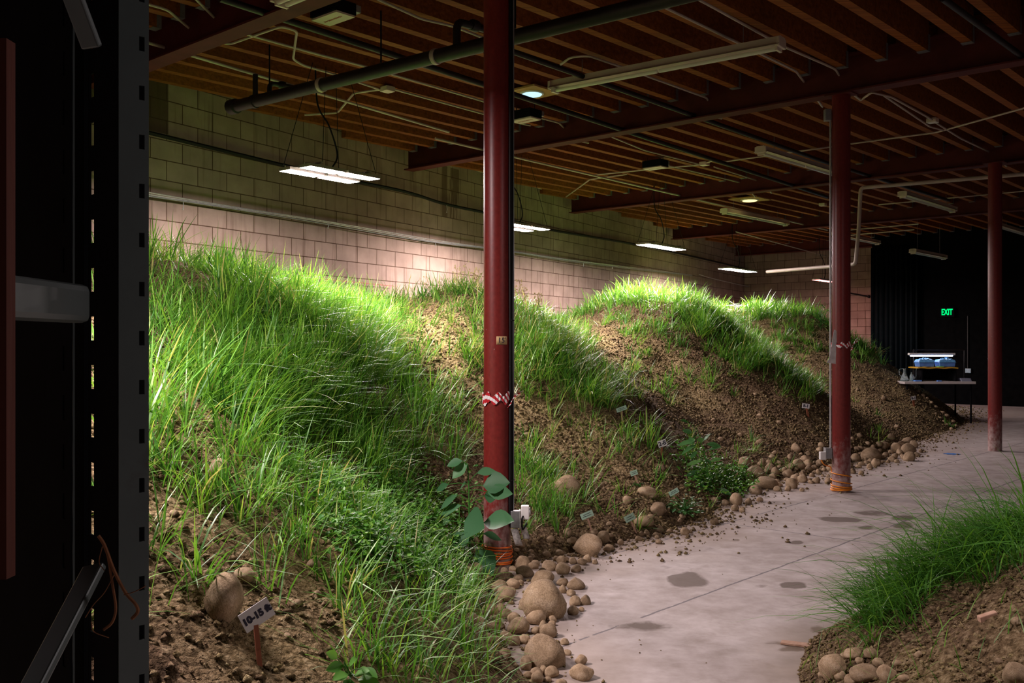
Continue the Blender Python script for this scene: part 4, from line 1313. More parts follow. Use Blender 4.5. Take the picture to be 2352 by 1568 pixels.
BIG = [
 (1250, 1388, 106, .90, 'biggest rounded boulder on the path edge, with a dark patch on its lower right'),
 (1255, 1500, 104, .72, 'large oval boulder lying lowest on the path edge, casting a shadow right'),
 (1350, 1258, 70, .78, 'large brown boulder with a dark dent at the path corner'),
 (1230, 1421, 46, .8, 'rounded tan stone leaning on the front of the biggest boulder'),
 (1190, 1442, 52, .82, 'flat-topped tan stone left of the biggest boulder'),
 (1247, 1332, 64, .6, 'broad brown stone just behind the biggest boulder'),
 (1322, 1344, 46, .62, 'mottled stone at the path edge behind the biggest boulder'),
 (1206, 1316, 42, .6, 'dusky stone below the orange cord of the nearest column'),
 (1147, 1350, 40, .8, 'blocky pale stone left of the biggest boulder, in the grass'),
 (1300, 1122, 62, .85, 'pale yellowish rock sticking out of the slope right of the nearest column'),
 (514, 1378, 96, 1.15, 'large tan boulder beside the 10-15 ft sign'),
 (560, 1326, 56, .6, 'flat pale stone just behind the boulder by the 10-15 ft sign'),
 (505, 1080, 48, 1.0, 'brown rock casting a black hollow on the left mound'),
 (395, 1013, 22, 1.0, 'left one of two small round stones high on the left mound'),
 (425, 1024, 25, 1.0, 'right one of two small round stones high on the left mound'),
 (1487, 1133, 46, .6, 'slanted tan stone beside the small upright green marker'),
 (1512, 1172, 38, .8, 'squarish tan stone left of the small bushy plant'),
 (1440, 1150, 26, .8, 'grey triangular stone above the lower green marker'),
 (1480, 1200, 50, .5, 'brown stone half buried behind the lower green marker'),
 (1761, 1112, 54, .62, 'large brown rough stone in the pile left of the middle column'),
 (1736, 1127, 34, .7, 'mottled stone in front of the large rough one by the path'),
 (1735, 1085, 36, .8, 'smooth slanted stone above the large rough one'),
 (1710, 1064, 28, 1.0, 'light upright stone at the left end of the stone pile'),
 (1818, 1112, 31, 1.0, 'upright round stone lying forward on the concrete'),
 (1810, 1123, 18, .8, 'small stone leaning on the upright round one on the concrete'),
 (1843, 1101, 25, .85, 'domed stone at the path edge left of the middle column'),
 (1829, 1031, 22, 1.0, 'single stone up on the slope left of the middle column'),
 (2000, 1046, 42, .75, 'largest oval stone right of the middle column'),
 (2087, 1034, 36, .8, 'big pale stone topping the heap at the far path edge'),
 (2089, 1051, 30, .8, 'cracked brown stone at the foot of the far heap'),
 (2060, 1031, 28, .95, 'upright stone at the left of the far heap'),
 (2084, 1013, 30, .5, 'flat stone lying at the back of the far heap'),
 (2047, 1005, 17, 1.0, 'small upright stone behind the far heap'),
 (1965, 1053, 24, .9, 'blocky stone immediately right of the middle column'),
 (1915, 1535, 68, .85, 'dark domed boulder at the lower right path edge'),
 (1985, 1547, 62, .6, 'brown wedge stone right of the dark domed boulder'),
 (2036, 1550, 42, 1.0, 'upright pale stone third from left at the lower right'),
 (2175, 988, 0, 1, ''),
]
for (x, y, wv, asp, lb) in BIG:
    if wv: stone(x, y, wv, asp, lb, None, 'boulder' if wv > 44 else 'river_stone')
EDGE = [(1387, 1238, 30), (1398, 1260, 27), (1350, 1284, 22), (1366, 1292, 15), (1337, 1291, 22), (1316, 1290, 22), (1323, 1308, 24), (1289, 1288, 24), (1293, 1309, 33), (1262, 1301, 36),
        (1292, 1356, 24), (1311, 1362, 25), (1321, 1384, 33), (1344, 1381, 31), (1315, 1404, 27), (1262, 1421, 20), (1247, 1436, 22), (1268, 1434, 18), (1260, 1451, 42), (1231, 1450, 22),
        (1297, 1475, 22), (1178, 1344, 38), (1164, 1362, 29), (1144, 1382, 22), (1127, 1395, 29), (1162, 1413, 29), (1100, 1433, 40), (1180, 1473, 31), (1205, 1471, 29), (1249, 1540, 24), (1233, 1549, 33), (1213, 1553, 24), (1258, 1562, 20),
        (1120, 1330, 24), (1190, 1330, 24), (1110, 1370, 26), (1225, 1300, 24), (1285, 1270, 22), (1255, 1275, 20), (1220, 1280, 18), (1303, 1225, 24), (1265, 1240, 18), (1200, 1395, 20), (1085, 1395, 22), (1150, 1440, 24), (1135, 1470, 26), (1335, 1400, 14), (1160, 1500, 22)]
for (x, y, wv) in EDGE:
    stone(x, y, wv, random.uniform(.65, .95), 'small rounded tan cobble among the path-edge stones below the nearest column', 'path-edge cobbles below the nearest column')
def filler(s0, s1, n, lab, grp, o0=0.0, osd=0.13, lo=0.022, hi=0.062):
    k = 0; tries = 0
    while k < n and tries < n * 20:
        tries += 1
        s_ = random.uniform(s0, s1)
        o_ = float(edge_o(np.array([s_]))[0]) + random.gauss(o0, osd)
        p = so(s_, o_); p.z = gz(p)
        if p.z > 0.2: continue
        R = random.uniform(lo, hi) * (0.6 + 0.4 * random.random())
        if any((p.x - a) ** 2 + (p.y - b_) ** 2 < (0.8 * (R + r)) ** 2 for a, b_, r in placed): continue
        if any((p.x - a) ** 2 + (p.y - b_) ** 2 < (CR + R + 0.01) ** 2 for a, b_ in col_at): continue
        stone(0, 0, R * 2 * F / p.y, random.uniform(.65, .95), lab, grp, P=p); k += 1
filler(-3.3, -1.2, 80, 'small rounded tan cobble among the path-edge stones below the nearest column', 'path-edge cobbles below the nearest column', -0.05, 0.18)
filler(-1.2, 0.6, 26, 'small stone scattered along the soil edge between column and bushy plant', 'stones at the path corner', 0.02, 0.1, 0.014, 0.04)
PILE = [(1749, 1066, 18), (1766, 1062, 15), (1769, 1072, 19), (1781, 1085, 23), (1745, 1148, 15), (1719, 1152, 20), (1691, 1150, 34), (1688, 1168, 19), (1810, 1091, 25), (1833, 1069, 27), (1850, 1055, 23), (1857, 1077, 17),
        (1745, 1016, 17), (1883, 1064, 20), (1775, 1096, 22), (1826, 1096, 14), (1790, 1063, 12), (1870, 1074, 14), (1845, 1085, 15), (1817, 1070, 14), (1722, 1092, 16), (1724, 1110, 24), (1700, 1090, 13), (1760, 1082, 12), (1665, 1155, 18), (1640, 1150, 20), (1680, 1140, 18), (1705, 1172, 14), (1785, 1105, 13), (1865, 1092, 12), (1828, 1078, 11), (1880, 1085, 13), (1850, 1100, 11)]
for (x, y, wv) in PILE:
    stone(x, y, wv, random.uniform(.7, 1.0), 'small rounded tan cobble in the stone pile left of the middle column', 'cobbles left of the middle column')
filler(2.4, 4.3, 60, 'small rounded tan cobble in the stone pile left of the middle column', 'cobbles left of the middle column', 0.0, 0.2, 0.022, 0.06)
FARP = [(2011, 1064, 22), (1998, 1072, 16), (2030, 1025, 20), (2020, 1020, 16), (2098, 1022, 22), (1958, 1083, 16), (1985, 1035, 20), (1975, 1030, 16), (2035, 1045, 18), (2045, 1038, 14), (2025, 1050, 14), (2070, 1020, 18), (2055, 1048, 16), (2105, 1045, 16), (1972, 1072, 14), (1990, 1062, 12), (2040, 1060, 12), (2020, 1035, 13), (2060, 1060, 12), (2005, 1028, 12), (2115, 1036, 12)]
for (x, y, wv) in FARP:
    stone(x, y, wv, random.uniform(.65, .95), 'small brown cobble in the heap right of the middle column', 'cobbles right of the middle column')
filler(4.3, 6.8, 45, 'small brown cobble in the heap right of the middle column', 'cobbles right of the middle column', 0.0, 0.2, 0.025, 0.07)
FLANK = [(2175, 955, 12), (2190, 968, 10), (2166, 948, 11), (2150, 935, 8), (2130, 915, 8), (2110, 900, 7), (2120, 908, 9), (2140, 925, 10), (2185, 985, 9), (2160, 960, 8), (2196, 978, 7), (2175, 975, 8), (2150, 950, 7), (2168, 968, 9), (2100, 892, 6), (2180, 940, 7)]
for (x, y, wv) in FLANK:
    stone(x, y, wv, random.uniform(.6, .9), 'small stone on the lit far edge of the farthest mound', 'stones edging the farthest mound')
LOWR = [(1960, 1505, 40), (2000, 1502, 34), (1930, 1557, 26), (1975, 1520, 24), (2060, 1528, 22), (1940, 1512, 20), (2018, 1525, 26), (1887, 1552, 18), (1955, 1566, 30), (1860, 1518, 12), (2110, 1505, 22), (2075, 1560, 26), (2330, 1555, 60), (2335, 1440, 26), (2295, 1520, 18)]
for (x, y, wv) in LOWR:
    stone(x, y, wv, random.uniform(.65, .9), 'brown stone at the foot of the right mound', 'stones at the right mound')
ONM = [(905, 1020, 22), (480, 1325, 26), (450, 1320, 24), (585, 1290, 22), (720, 1300, 30), (690, 1230, 22), (730, 1370, 26), (830, 1330, 22), (760, 1220, 26), (400, 1180, 24), (420, 1150, 20), (370, 1310, 22), (680, 1390, 26), (660, 1460, 18), (800, 1400, 22), (870, 1290, 20),
       (1640, 965, 12), (1745, 955, 14), (1790, 970, 12), (1735, 905, 10), (1520, 1075, 16), (1970, 895, 10), (2030, 915, 14), (1985, 980, 10), (2060, 980, 12), (1880, 790, 8), (1700, 1000, 12), (1655, 1010, 14), (1460, 1010, 14), (1300, 960, 14), (1210, 1000, 16), (1380, 1090, 14), (1420, 1120, 16), (1400, 1205, 18), (1365, 1225, 18)]
for (x, y, wv) in ONM:
    stone(x, y, wv, random.uniform(.6, .9), 'loose stone lying on the soil slopes of the left bank', 'loose stones on the slopes')

# gravel and clods: small enough that nobody could count them
def gravel(name, X, Y, size, label, seed):
    r = np.random.default_rng(seed)
    base = np.array([(0, 0, 1), (1, 0, 0), (0, 1, 0), (-1, 0, 0), (0, -1, 0), (0, 0, -1)], float)
    tri = np.array([(0, 1, 2), (0, 2, 3), (0, 3, 4), (0, 4, 1), (5, 2, 1), (5, 3, 2), (5, 4, 3), (5, 1, 4)])
    n = len(X)
    Z = ground(X, Y)
    V = base[None] * (1 + r.uniform(-.35, .35, (n, 6, 3)))
    a = r.uniform(0, 6.28, n)
    ca, sa = np.cos(a)[:, None], np.sin(a)[:, None]
    x = V[:, :, 0] * ca - V[:, :, 1] * sa; y = V[:, :, 0] * sa + V[:, :, 1] * ca
    V = np.stack([x, y, V[:, :, 2] * 0.75], 2) * size[:, None, None]
    V[:, :, 0] += X[:, None]; V[:, :, 1] += Y[:, None]; V[:, :, 2] += (Z + size * 0.3)[:, None]
    t = (np.arange(n) * 6)[:, None, None] + tri[None]
    ob = np_mesh(name, V.reshape(-1, 3), None, t.reshape(-1, 3), M['soil'], {'sandy': np.repeat(r.uniform(0, 0.75, n), 6)}, smooth=True)
    return tag(ob, label, 'soil crumbs', None, 'stuff')
glab = ['soil crumbs and pebbles on the nearest left mound', 'soil crumbs and pebbles on the sandy mound behind the nearest column', 'soil crumbs and pebbles on the long third mound', 'soil crumbs and pebbles on the farthest mound']
for i in range(4):
    n = [60000, 50000, 50000, 30000][i]
    sw = rng.uniform(MB_SPLIT[i], MB_SPLIT[i + 1], n); o = rng.uniform(0.6, 6.8, n)
    s = sw - kshift(sw) * (o - 2.2)
    X = WA.x + WD.x * s + WN.x * o; Y = WA.y + WD.y * s + WN.y * o
    hh = height_sw(sw, o)
    de = o - edge_o(s)
    ok = ((hh > 0) | (rng.random(n) < 0.6 * np.exp(-np.clip(de, 0, 3) / 0.17))) & (Y > 1.8)
    X, Y = X[ok], Y[ok]
    sz = 0.004 + 0.017 * rng.random(len(X)) ** 3.2 + 0.004 * (i / 3)
    gravel('soil_crumbs', X, Y, sz, glab[i], 300 + i)
xr = rng.uniform(0.9, 3.2, 26000); yr = rng.uniform(2.2, 5.0, 26000)
ok = right_h(xr, yr) > 0
gravel('soil_crumbs', xr[ok], yr[ok], 0.003 + 0.011 * rng.random(ok.sum()) ** 3, 'soil crumbs and pebbles on the right mound', 310)

# ------------------------------------------------------------------ signs
def sign_plate(name, pts, Y, thick, mat, stake, label, cat, stake_mat, text=None, tsize=0.0, lines=False, dY=(0, 0, 0), group=None):
    """pts: TL, TR, BR, BL pixels of the card; stake: (top px, bottom px, width px); dY: extra depth at TR, BR, BL"""
    P = [px(pts[0][0], pts[0][1], Y), px(pts[1][0], pts[1][1], Y + dY[0]), px(pts[2][0], pts[2][1], Y + dY[1]), px(pts[3][0], pts[3][1], Y + dY[2])]
    c = (P[0] + P[1] + P[2] + P[3]) / 4
    R = ((P[1] - P[0]) + (P[2] - P[3])) / 2; U = ((P[0] - P[3]) + (P[1] - P[2])) / 2
    wR = R.length; R.normalize(); U = U - R * U.dot(R); hU = U.length; U.normalize(); N = R.cross(U)
    foot_px = stake[1]
    foot = px(foot_px[0], foot_px[1], Y + 0.02)
    top = px(stake[0][0], stake[0][1], Y + 0.02)
    g = gz(foot)
    root = empty(name, Vector((foot.x, foot.y, g)), label, cat, group)
    b = MB(); b.box(c, (wR, hU, thick), (R, U, N)); b.build('card', mat, root)
    b = MB(); top2 = c + N * (-0.007 - thick) 
    dd = (foot - top)
    bot = Vector((foot.x, foot.y, min(foot.z, g) - 0.03))
    wst = stake[2] / F * Y
    b.bar(c - N * (thick / 2 + wst * 0.3) + U * hU * 0.2, bot, wst, wst * 0.5, N); b.build('stake', stake_mat, root)
    T = Matrix(((R.x, U.x, N.x, c.x + N.x * (thick / 2 + 0.0005)), (R.y, U.y, N.y, c.y + N.y * (thick / 2 + 0.0005)), (R.z, U.z, N.z, c.z + N.z * (thick / 2 + 0.0005)), (0, 0, 0, 1)))
    if text:
        text_mesh(text, tsize * hU, M['ink'], 'lettering', T, root, 0.0004, 0.0022 * hU / 0.07)
    if lines:
        b = MB()
        for j, (yy, a0, a1) in enumerate(((0.16, -0.28, 0.24), (-0.14, -0.36, 0.34))):
            x = a0
            rr = random.Random(j + int(pts[0][0]))
            while x < a1:
                w_ = rr.uniform(0.035, 0.075)
                b.box(c + R * (x + w_ / 2) * wR + U * (yy + rr.uniform(-.02, .02)) * hU + N * (thick / 2 + 0.0004), (w_ * wR, 0.13 * hU * rr.uniform(.7, 1.1), 0.0006), (R, U, N))
                x += w_ + 0.022
        b.build('print_lines', M['ink'], root)
    return root
g0 = hit(600, 1525)
Ys = g0.y - 0.03
sign_plate('depth_sign', [(554, 1408), (623, 1364), (622, 1416), (559, 1461)], Ys, 0.002, M['paper'], ((600, 1440), (599, 1530), 11),
           'white card sign reading 10-15 ft on a brown stake', 'sign', M['stake'], '10-15 ft', 0.47, False, (0.05, 0.05, 0.0))
for (x, y, w_, h_, tilt, fx, fy, txt, lb) in [(1521, 1018, 19, 16, -3, 1520, 1046, '2-8', 'small white number card on a red-brown stake near the tall narrow-leaved plant'),
        (1851, 932, 17, 11, 1, 1858, 955, '8-1', 'small white number card on a stake left of the middle column'),
        (2098, 914, 11, 9, -1, 2100, 932, '8-1', 'small white number card on a stake on the farthest mound')]:
    gg = hit(fx, fy)
    Y_ = gg.y - 0.05
    sign_plate('depth_sign', [(x - w_ / 2, y - h_ / 2 - tilt), (x + w_ / 2, y - h_ / 2 + tilt), (x + w_ / 2, y + h_ / 2 + tilt), (x - w_ / 2, y + h_ / 2 - tilt)], Y_, 0.003, M['paper'], ((x, y), (fx, fy), 4), lb, 'sign', M['stake'], txt, 0.85)
for (pts, fx, fy, lb) in [([(1332, 1181), (1360, 1170), (1364, 1183), (1337, 1195)], 1363, 1222, 'pale green plant marker on a leaning stick, left one by the path corner'),
        ([(1432, 1187), (1454, 1177), (1461, 1189), (1439, 1202)], 1466, 1222, 'pale green plant marker with pink stick, right one by the path corner'),
        ([(1445, 1083), (1462, 1078), (1466, 1088), (1451, 1094)], 1470, 1112, 'pale green plant marker on the bare slope above the stones'),
        ([(1537, 1129), (1558, 1118), (1558, 1130), (1538, 1142)], 1551, 1156, 'pale green plant marker standing over the small bushy plant'),
        ([(1415, 938), (1438, 930), (1440, 939), (1417, 948)], 1432, 965, 'pale green plant marker high on the slope among grass')]:
    gg = hit(fx, fy)
    sign_plate('plant_marker', pts, gg.y - 0.04, 0.0015, M['greencard'], (((pts[0][0] + pts[1][0]) / 2, (pts[0][1] + pts[2][1]) / 2), (fx, fy), 4), lb, 'plant marker', M['stick'], None, 0, True, group=None)

# ------------------------------------------------------------------ hanging grow lights
def grow_light(name, Pc, ang, cols, rows, pl, pw, gap, label, anchors=True, emit_mat='panel_emit', red=False, lit=None):
    """Pc centre of the light, ang heading of its long side (from +Y to +X)"""
    z = Pc.z
    ld = Vector((math.sin(ang), math.cos(ang), 0)); wd = Vector((math.cos(ang), -math.sin(ang), 0)); up = Vector((0, 0, 1))
    root = empty(name, Pc, label, 'grow light', 'hanging grow lights')
    Lt = cols * pl + (cols - 1) * gap; Wt = rows * pw + (rows - 1) * gap * 3
    b = MB()
    for r in (-1, 1):
        b.bar(Pc + wd * r * Wt * 0.30 - ld * Lt * 0.5 + up * 0.035, Pc + wd * r * Wt * 0.30 + ld * Lt * 0.5 + up * 0.035, 0.02, 0.015)
    for r in (-1, 1):
        b.bar(Pc - wd * Wt * 0.5 + ld * r * Lt * 0.35 + up * 0.05, Pc + wd * Wt * 0.5 + ld * r * Lt * 0.35 + up * 0.05, 0.02, 0.015)
    b.build('frame', M['panel_case'], root)
    for i in range(cols):
        for j in range(rows):
            c = Pc + ld * ((i + 0.5) * pl + i * gap - Lt / 2) + wd * ((j + 0.5) * pw + j * gap * 3 - Wt / 2)
            h = MB(); h.box(c + up * 0.014, (pl, pw, 0.028), (ld, wd, up))
            ho = h.build('panel_housing', M['panel_case'], root)
            e = MB()
            p_ = [c + ld * sx * pl * 0.485 + wd * sy * pw * 0.47 - up * 0.002 for sx, sy in ((-1, -1), (1, -1), (1, 1), (-1, 1))]
            e.add(p_, [(0, 1, 2, 3)])
            k = e.build('led_face', M[emit_mat], ho)
            # face downwards
            if k.data.polygons[0].normal.z > 0:
                k.data.flip_normals()
    if anchors:
        b = MB()
        zt_ = ZT - 0.004 if red else ZJ
        tops = [Pc + up * (zt_ - z) + ld * t for t in (-0.22, -0.06, 0.06, 0.22)]
        crn = [Pc - ld * Lt * .48 - wd * Wt * .4, Pc - ld * Lt * .3 + wd * Wt * .4, Pc + ld * Lt * .3 - wd * Wt * .4, Pc + ld * Lt * .48 + wd * Wt * .4]
        for a_, c_ in zip(tops, crn):
            b.tube([a_, c_ + up * 0.05], 0.0032, 5)
        b.build('hanging_wires', M['cable'], root)
        b = MB()
        a_ = Pc + up * (ZJ - z) - ld * 0.12 - wd * 0.08
        b.tube(smoothpts([a_, a_ - up * 0.35 + ld * 0.03, Pc + up * 0.45 - ld * 0.02, Pc + up * 0.2 + ld * 0.08, Pc + up * 0.05]), 0.008, 6)
        b.build('power_cable', M['cable'], root, True)
    return root
ZL = 2.97
A_ = math.radians(37.5)
def lamp_pos(x, y): return pz(x, y, ZL)
grow_light('grow_light', lamp_pos(760, 402), A_, 2, 2, 0.41, 0.155, 0.042, 'nearest hanging grow light, four glaring white panels over the left mound')
grow_light('grow_light', lamp_pos(1192, 523), A_, 2, 2, 0.41, 0.155, 0.042, 'hanging grow light partly hidden behind the nearest red column')
grow_light('grow_light', lamp_pos(1520, 568), A_, 2, 1, 0.62, 0.25, 0.02, 'hanging grow light over the third mound, third from the left')
grow_light('grow_light', lamp_pos(1695, 621), A_, 2, 1, 0.70, 0.28, 0.02, 'hanging grow light above the far end of the bank, fourth from the left')
grow_light('grow_light', pz(1893, 645, 2.92), A_, 2, 1, 0.55, 0.20, 0.04, 'small red-glowing grow light just left of the middle column', True, 'panel_red', True)
grow_light('grow_light', so(-4.55, 3.9, ZL), math.radians(30), 2, 2, 0.41, 0.155, 0.042, 'grow light over the near end of the left mound, behind the rack')

grow_light('grow_light', Vector((3.1, 3.0, ZL)), math.radians(30), 2, 1, 0.42, 0.17, 0.028, 'grow light hanging over the right mound, beyond the right edge', True, 'panel_dim')

# ------------------------------------------------------------------ fluorescent strip lights
def strip_light(A, B, label, tubes=1):
    A = Vector(A); B = Vector(B)
    d = (B - A).normalized(); s = d.cross(Vector((0, 0, 1))).normalized(); up = Vector((0, 0, 1))
    c = (A + B) / 2; L = (B - A).length
    root = empty('strip_light', c, label, 'strip light', 'unlit fluorescent strip lights')
    b = MB(); b.box(c + up * 0.055, (L, 0.10, 0.05), (d, s, up))
    # sloping reflector wings
    for sg in (-1, 1):
        vs = [A + s * sg * 0.05 + up * 0.03, B + s * sg * 0.05 + up * 0.03, B + s * sg * 0.085 + up * 0.008, A + s * sg * 0.085 + up * 0.008]
        b.add(vs, [(0, 1, 2, 3)])
        vs = [v + up * 0.003 for v in vs]
        b.add(vs, [(3, 2, 1, 0)])
    b.build('housing', M['fixture'], root)
    for k, e in enumerate((A, B)):
        sg = 1 if k == 0 else -1
        b = MB(); b.box(e + d * sg * 0.012 + up * 0.035, (0.024, 0.15, 0.075), (d, s, up)); b.build('end_cap', M['fixture'], root, bevel=0.004)
        b = MB(); b.box(e + d * sg * 0.035 - up * 0.006, (0.022, 0.10, 0.045), (d, s, up)); b.build('socket', M['fixture'], root)
    offs = (0,) if tubes == 1 else (-0.035, 0.035)
    for o_ in offs:
        for h0, h1 in ((0.045, L / 2 - 0.01), (L / 2 + 0.01, L - 0.045)):
            b = MB(); b.tube([A + d * h0 + s * o_ - up * 0.006, A + d * h1 + s * o_ - up * 0.006], 0.017, 10); b.build('tube', M['tube'], root, True)
    b = MB()
    for t in (0.15, 0.85):
        p_ = A + d * L * t + up * 0.08
        b.tube([p_, Vector((p_.x, p_.y, ZJ))], 0.003, 5)
    b.build('hanging_wires', M['greybox'], root)
def jd(A, L, d=JD):
    return Vector(A) + d * L
strip_light(pz(1268, 208, 3.74), pz(1798, 108, 3.74), 'largest unlit strip light, hanging at top centre right of the nearest column')
A1 = pz(1746, 350, 3.72); strip_light(A1, jd(A1, 2.42), 'unlit strip light running behind the upper part of the middle column')
A1 = pz(1662, 488, 3.72); strip_light(A1, jd(A1, 2.42), 'unlit strip light left of the middle column, above the third mound')
A1 = pz(2072, 450, 3.72); strip_light(A1, jd(A1, 2.42), 'unlit strip light between the middle and rightmost columns')
A1 = pz(2016, 560, 3.72) - JD * 2.42; strip_light(A1, jd(A1, 2.42), 'far strip light just right of the middle column near the block wall end')
A1 = pz(2096, 580, 3.25); strip_light(A1, jd(A1, 1.9), 'faint far strip light against the black wall')
A1 = pz(640, 10, 3.74); strip_light(A1, jd(A1, 2.42, BD), 'unlit double-tube strip light cut by the top left edge', 2)
A1 = pz(2290, 520, 3.72); strip_light(A1, jd(A1, 2.42), 'unlit strip light cut by the right edge beside the rightmost column')

# ------------------------------------------------------------------ recessed lenses in plywood squares
for (x, y, mt, lb, sz) in [(1222, 212, 'lens_blue', 'bluish round ceiling lens in a plywood square right of the nearest column', 0.42), (1722, 458, 'lens_warm', 'warm glowing round ceiling lens in a plywood square', 0.55)]:
    c = pz(x, y, ZJ - 0.012)
    root = empty('ceiling_lens', c, lb, 'ceiling light')
    b = MB(); b.box(c, (sz, sz, 0.018), (JD, BD, Vector((0, 0, 1)))); b.build('plywood_square', M['plypale'], root)
    b = MB(); b.lathe(c - Vector((0, 0, 0.010)), [(sz * 0.30, 0), (sz * 0.28, -0.012), (sz * 0.24, -0.012)], 24); b.build('trim_ring', M['white'], root, True)
    b = MB(); b.lathe(c - Vector((0, 0, 0.012)), [(sz * 0.26, 0), (sz * 0.22, -0.02), (sz * 0.1, -0.03), (0.01, -0.032)], 24); b.build('lens', M[mt], root, True)

# ------------------------------------------------------------------ ballast boxes near the joists
for (x, y, lb) in [(765, 42, 'white and black driver box with red print, hanging at top left'), (1207, 276, 'driver box under the joists just right of the nearest column'), (1505, 386, 'driver box under the joists above the third grow light')]:
    c = pz(x, y, 3.82)
    root = empty('driver_box', c, lb, 'driver box', 'light driver boxes')
    up = Vector((0, 0, 1))
    b = MB(); b.box(c + up * 0.055, (0.20, 0.30, 0.09), (JD, BD, up)); b.build('box_body', M['black'], root, bevel=0.004)
    b = MB(); b.box(c, (0.17, 0.30, 0.014), (JD, BD, up)); lid = b.build('lid', M['fixture'], root)
    b = MB()
    xx = -0.10
    rr = random.Random(3)
    while xx < 0.10:
        w_ = rr.uniform(0.008, 0.016)
        b.box(c + BD * xx + JD * 0.0 - up * 0.0075, (rr.uniform(0.014, 0.024), w_, 0.001), (JD, BD, up)); xx += w_ + 0.004
    b.build('red_print', M['redink'], lid)
    b = MB(); b.box(c + up * 0.075 + JD * 0.13, (0.06, 0.26, 0.05), (JD, BD, up)); b.build('bracket', M['greybox'], root)
    b = MB()
    for k in (-1, 1):
        b.tube([c + BD * 0.13 * k + up * 0.1, c + BD * 0.13 * k + up * (ZJ - 3.82 + 0.005)], 0.004, 5)
    b.build('hanger_rods', M['cable'], root)

# ------------------------------------------------------------------ pipes
def pipe(name, pts, r, mat, label, cat, bendr=0.08, n=10, smooth_spline=False):
    b = MB()
    P = smoothpts(pts, 6) if smooth_spline else round_poly(pts, bendr)
    b.tube(P, r, n)
    return tag(b.build(name, mat, None, True), label, cat)
ZP = 3.56
e0 = pz(532, 246, ZP); e1 = pz(1110, 103, ZP)
d = (e1 - e0).normalized()
main = empty('sprinkler_main', e0, 'thick black sprinkler main pipe crossing under the joists behind the nearest column', 'pipe')
b = MB(); b.tube([e0, e0 + d * 9], 0.053, 20); b.build('pipe_run', M['blackpipe'], main, True)
b = MB(); b.lathe(e0 - d * 0.03, [(0.045, 0), (0.068, 0.015), (0.068, 0.10), (0.054, 0.11)], 20, d); b.build('end_cap', M['blackpipe'], main, True)
for i, t in enumerate((0.35, 1.25, 2.55, 5.2)):
    p_ = e0 + d * t
    b = MB(); b.lathe(p_ - d * 0.03, [(0.054, 0), (0.061, 0.004), (0.061, 0.036), (0.054, 0.04)], 20, d); b.build('clamp', M['blackpipe'] if i == 0 else M['emt'], main, True)
for t in (0.55, 1.95, 3.3):
    p_ = e0 + d * t
    b = MB(); b.tube([p_ + Vector((0, 0, 0.06)), p_ + Vector((0, 0, ZJ - ZP + 0.06))], 0.007, 6); b.build('hanger_rod', M['cable'], main)
# valve riser beside the end of the main
p_ = e0 + d * 0.35
b = MB(); b.tube([p_ + Vector((0, 0, 0.03)), p_ + Vector((0, 0, 0.24))], 0.024, 12); b.tube(round_poly([p_ + JD * 0.03 + Vector((0.1, 0, 0.03)), p_ + JD * 0.03 + Vector((0.1, 0, 0.17)), p_ + JD * 0.03 + Vector((0.32, 0.1, 0.15))], 0.05), 0.022, 12)
b.lathe(p_ + JD * 0.03 + Vector((0.2, 0.05, 0.16)), [(0.03, -0.03), (0.038, -0.01), (0.038, 0.02), (0.03, 0.035)], 12, Vector((1, 0.4, 0))); b.build('valve', M['blackpipe'], main, True)
p_ = e0 + d * 2.75
b = MB(); b.tube(round_poly([p_ + Vector((0, 0, 0.03)), p_ + Vector((0, 0, 0.22)), p_ + JD * 0.35 + Vector((0, 0, 0.24))], 0.06), 0.03, 12); b.lathe(p_ + JD * 0.18 + Vector((0, 0, 0.235)), [(0.04, -0.03), (0.045, -0.02), (0.045, 0.03), (0.04, 0.04)], 12, JD); b.build('branch_tee', M['blackpipe'], main, True)
ZC = ZJ - 0.03
def L2(pts, z=None): return [pz(x, y, ZC if z is None else z) for x, y in pts]
pipe('sprinkler_branch', [pz(505, -4, 3.78), pz(1900, 452, 3.78)], 0.026, M['blackpipe'], 'dark sprinkler branch pipe from top left, passing behind the nearest column', 'pipe')
pipe('sprinkler_branch', [pz(1171, 116, 3.80), pz(1900, 374, 3.80), pz(2180, 460, 3.80)], 0.024, M['blackpipe'], 'dark sprinkler branch pipe passing over the largest strip light', 'pipe')
pipe('sprinkler_branch', [pz(2165, -4, 3.80), pz(2360, 138, 3.80)], 0.024, M['blackpipe'], 'dark sprinkler branch pipe at the top right corner', 'pipe')
pipe('sprinkler_branch', [pz(330, 95, 3.86), pz(1031, 303, 3.86)], 0.014, M['emt'], 'pale pipe under the joists near the wall, left of the nearest column', 'pipe')
pipe('sprinkler_branch', [pz(1000, 318, 3.84), pz(1900, 528, 3.84)], 0.016, M['emt'], 'pale pipe near the wall, passing behind the nearest column to the far end', 'pipe')
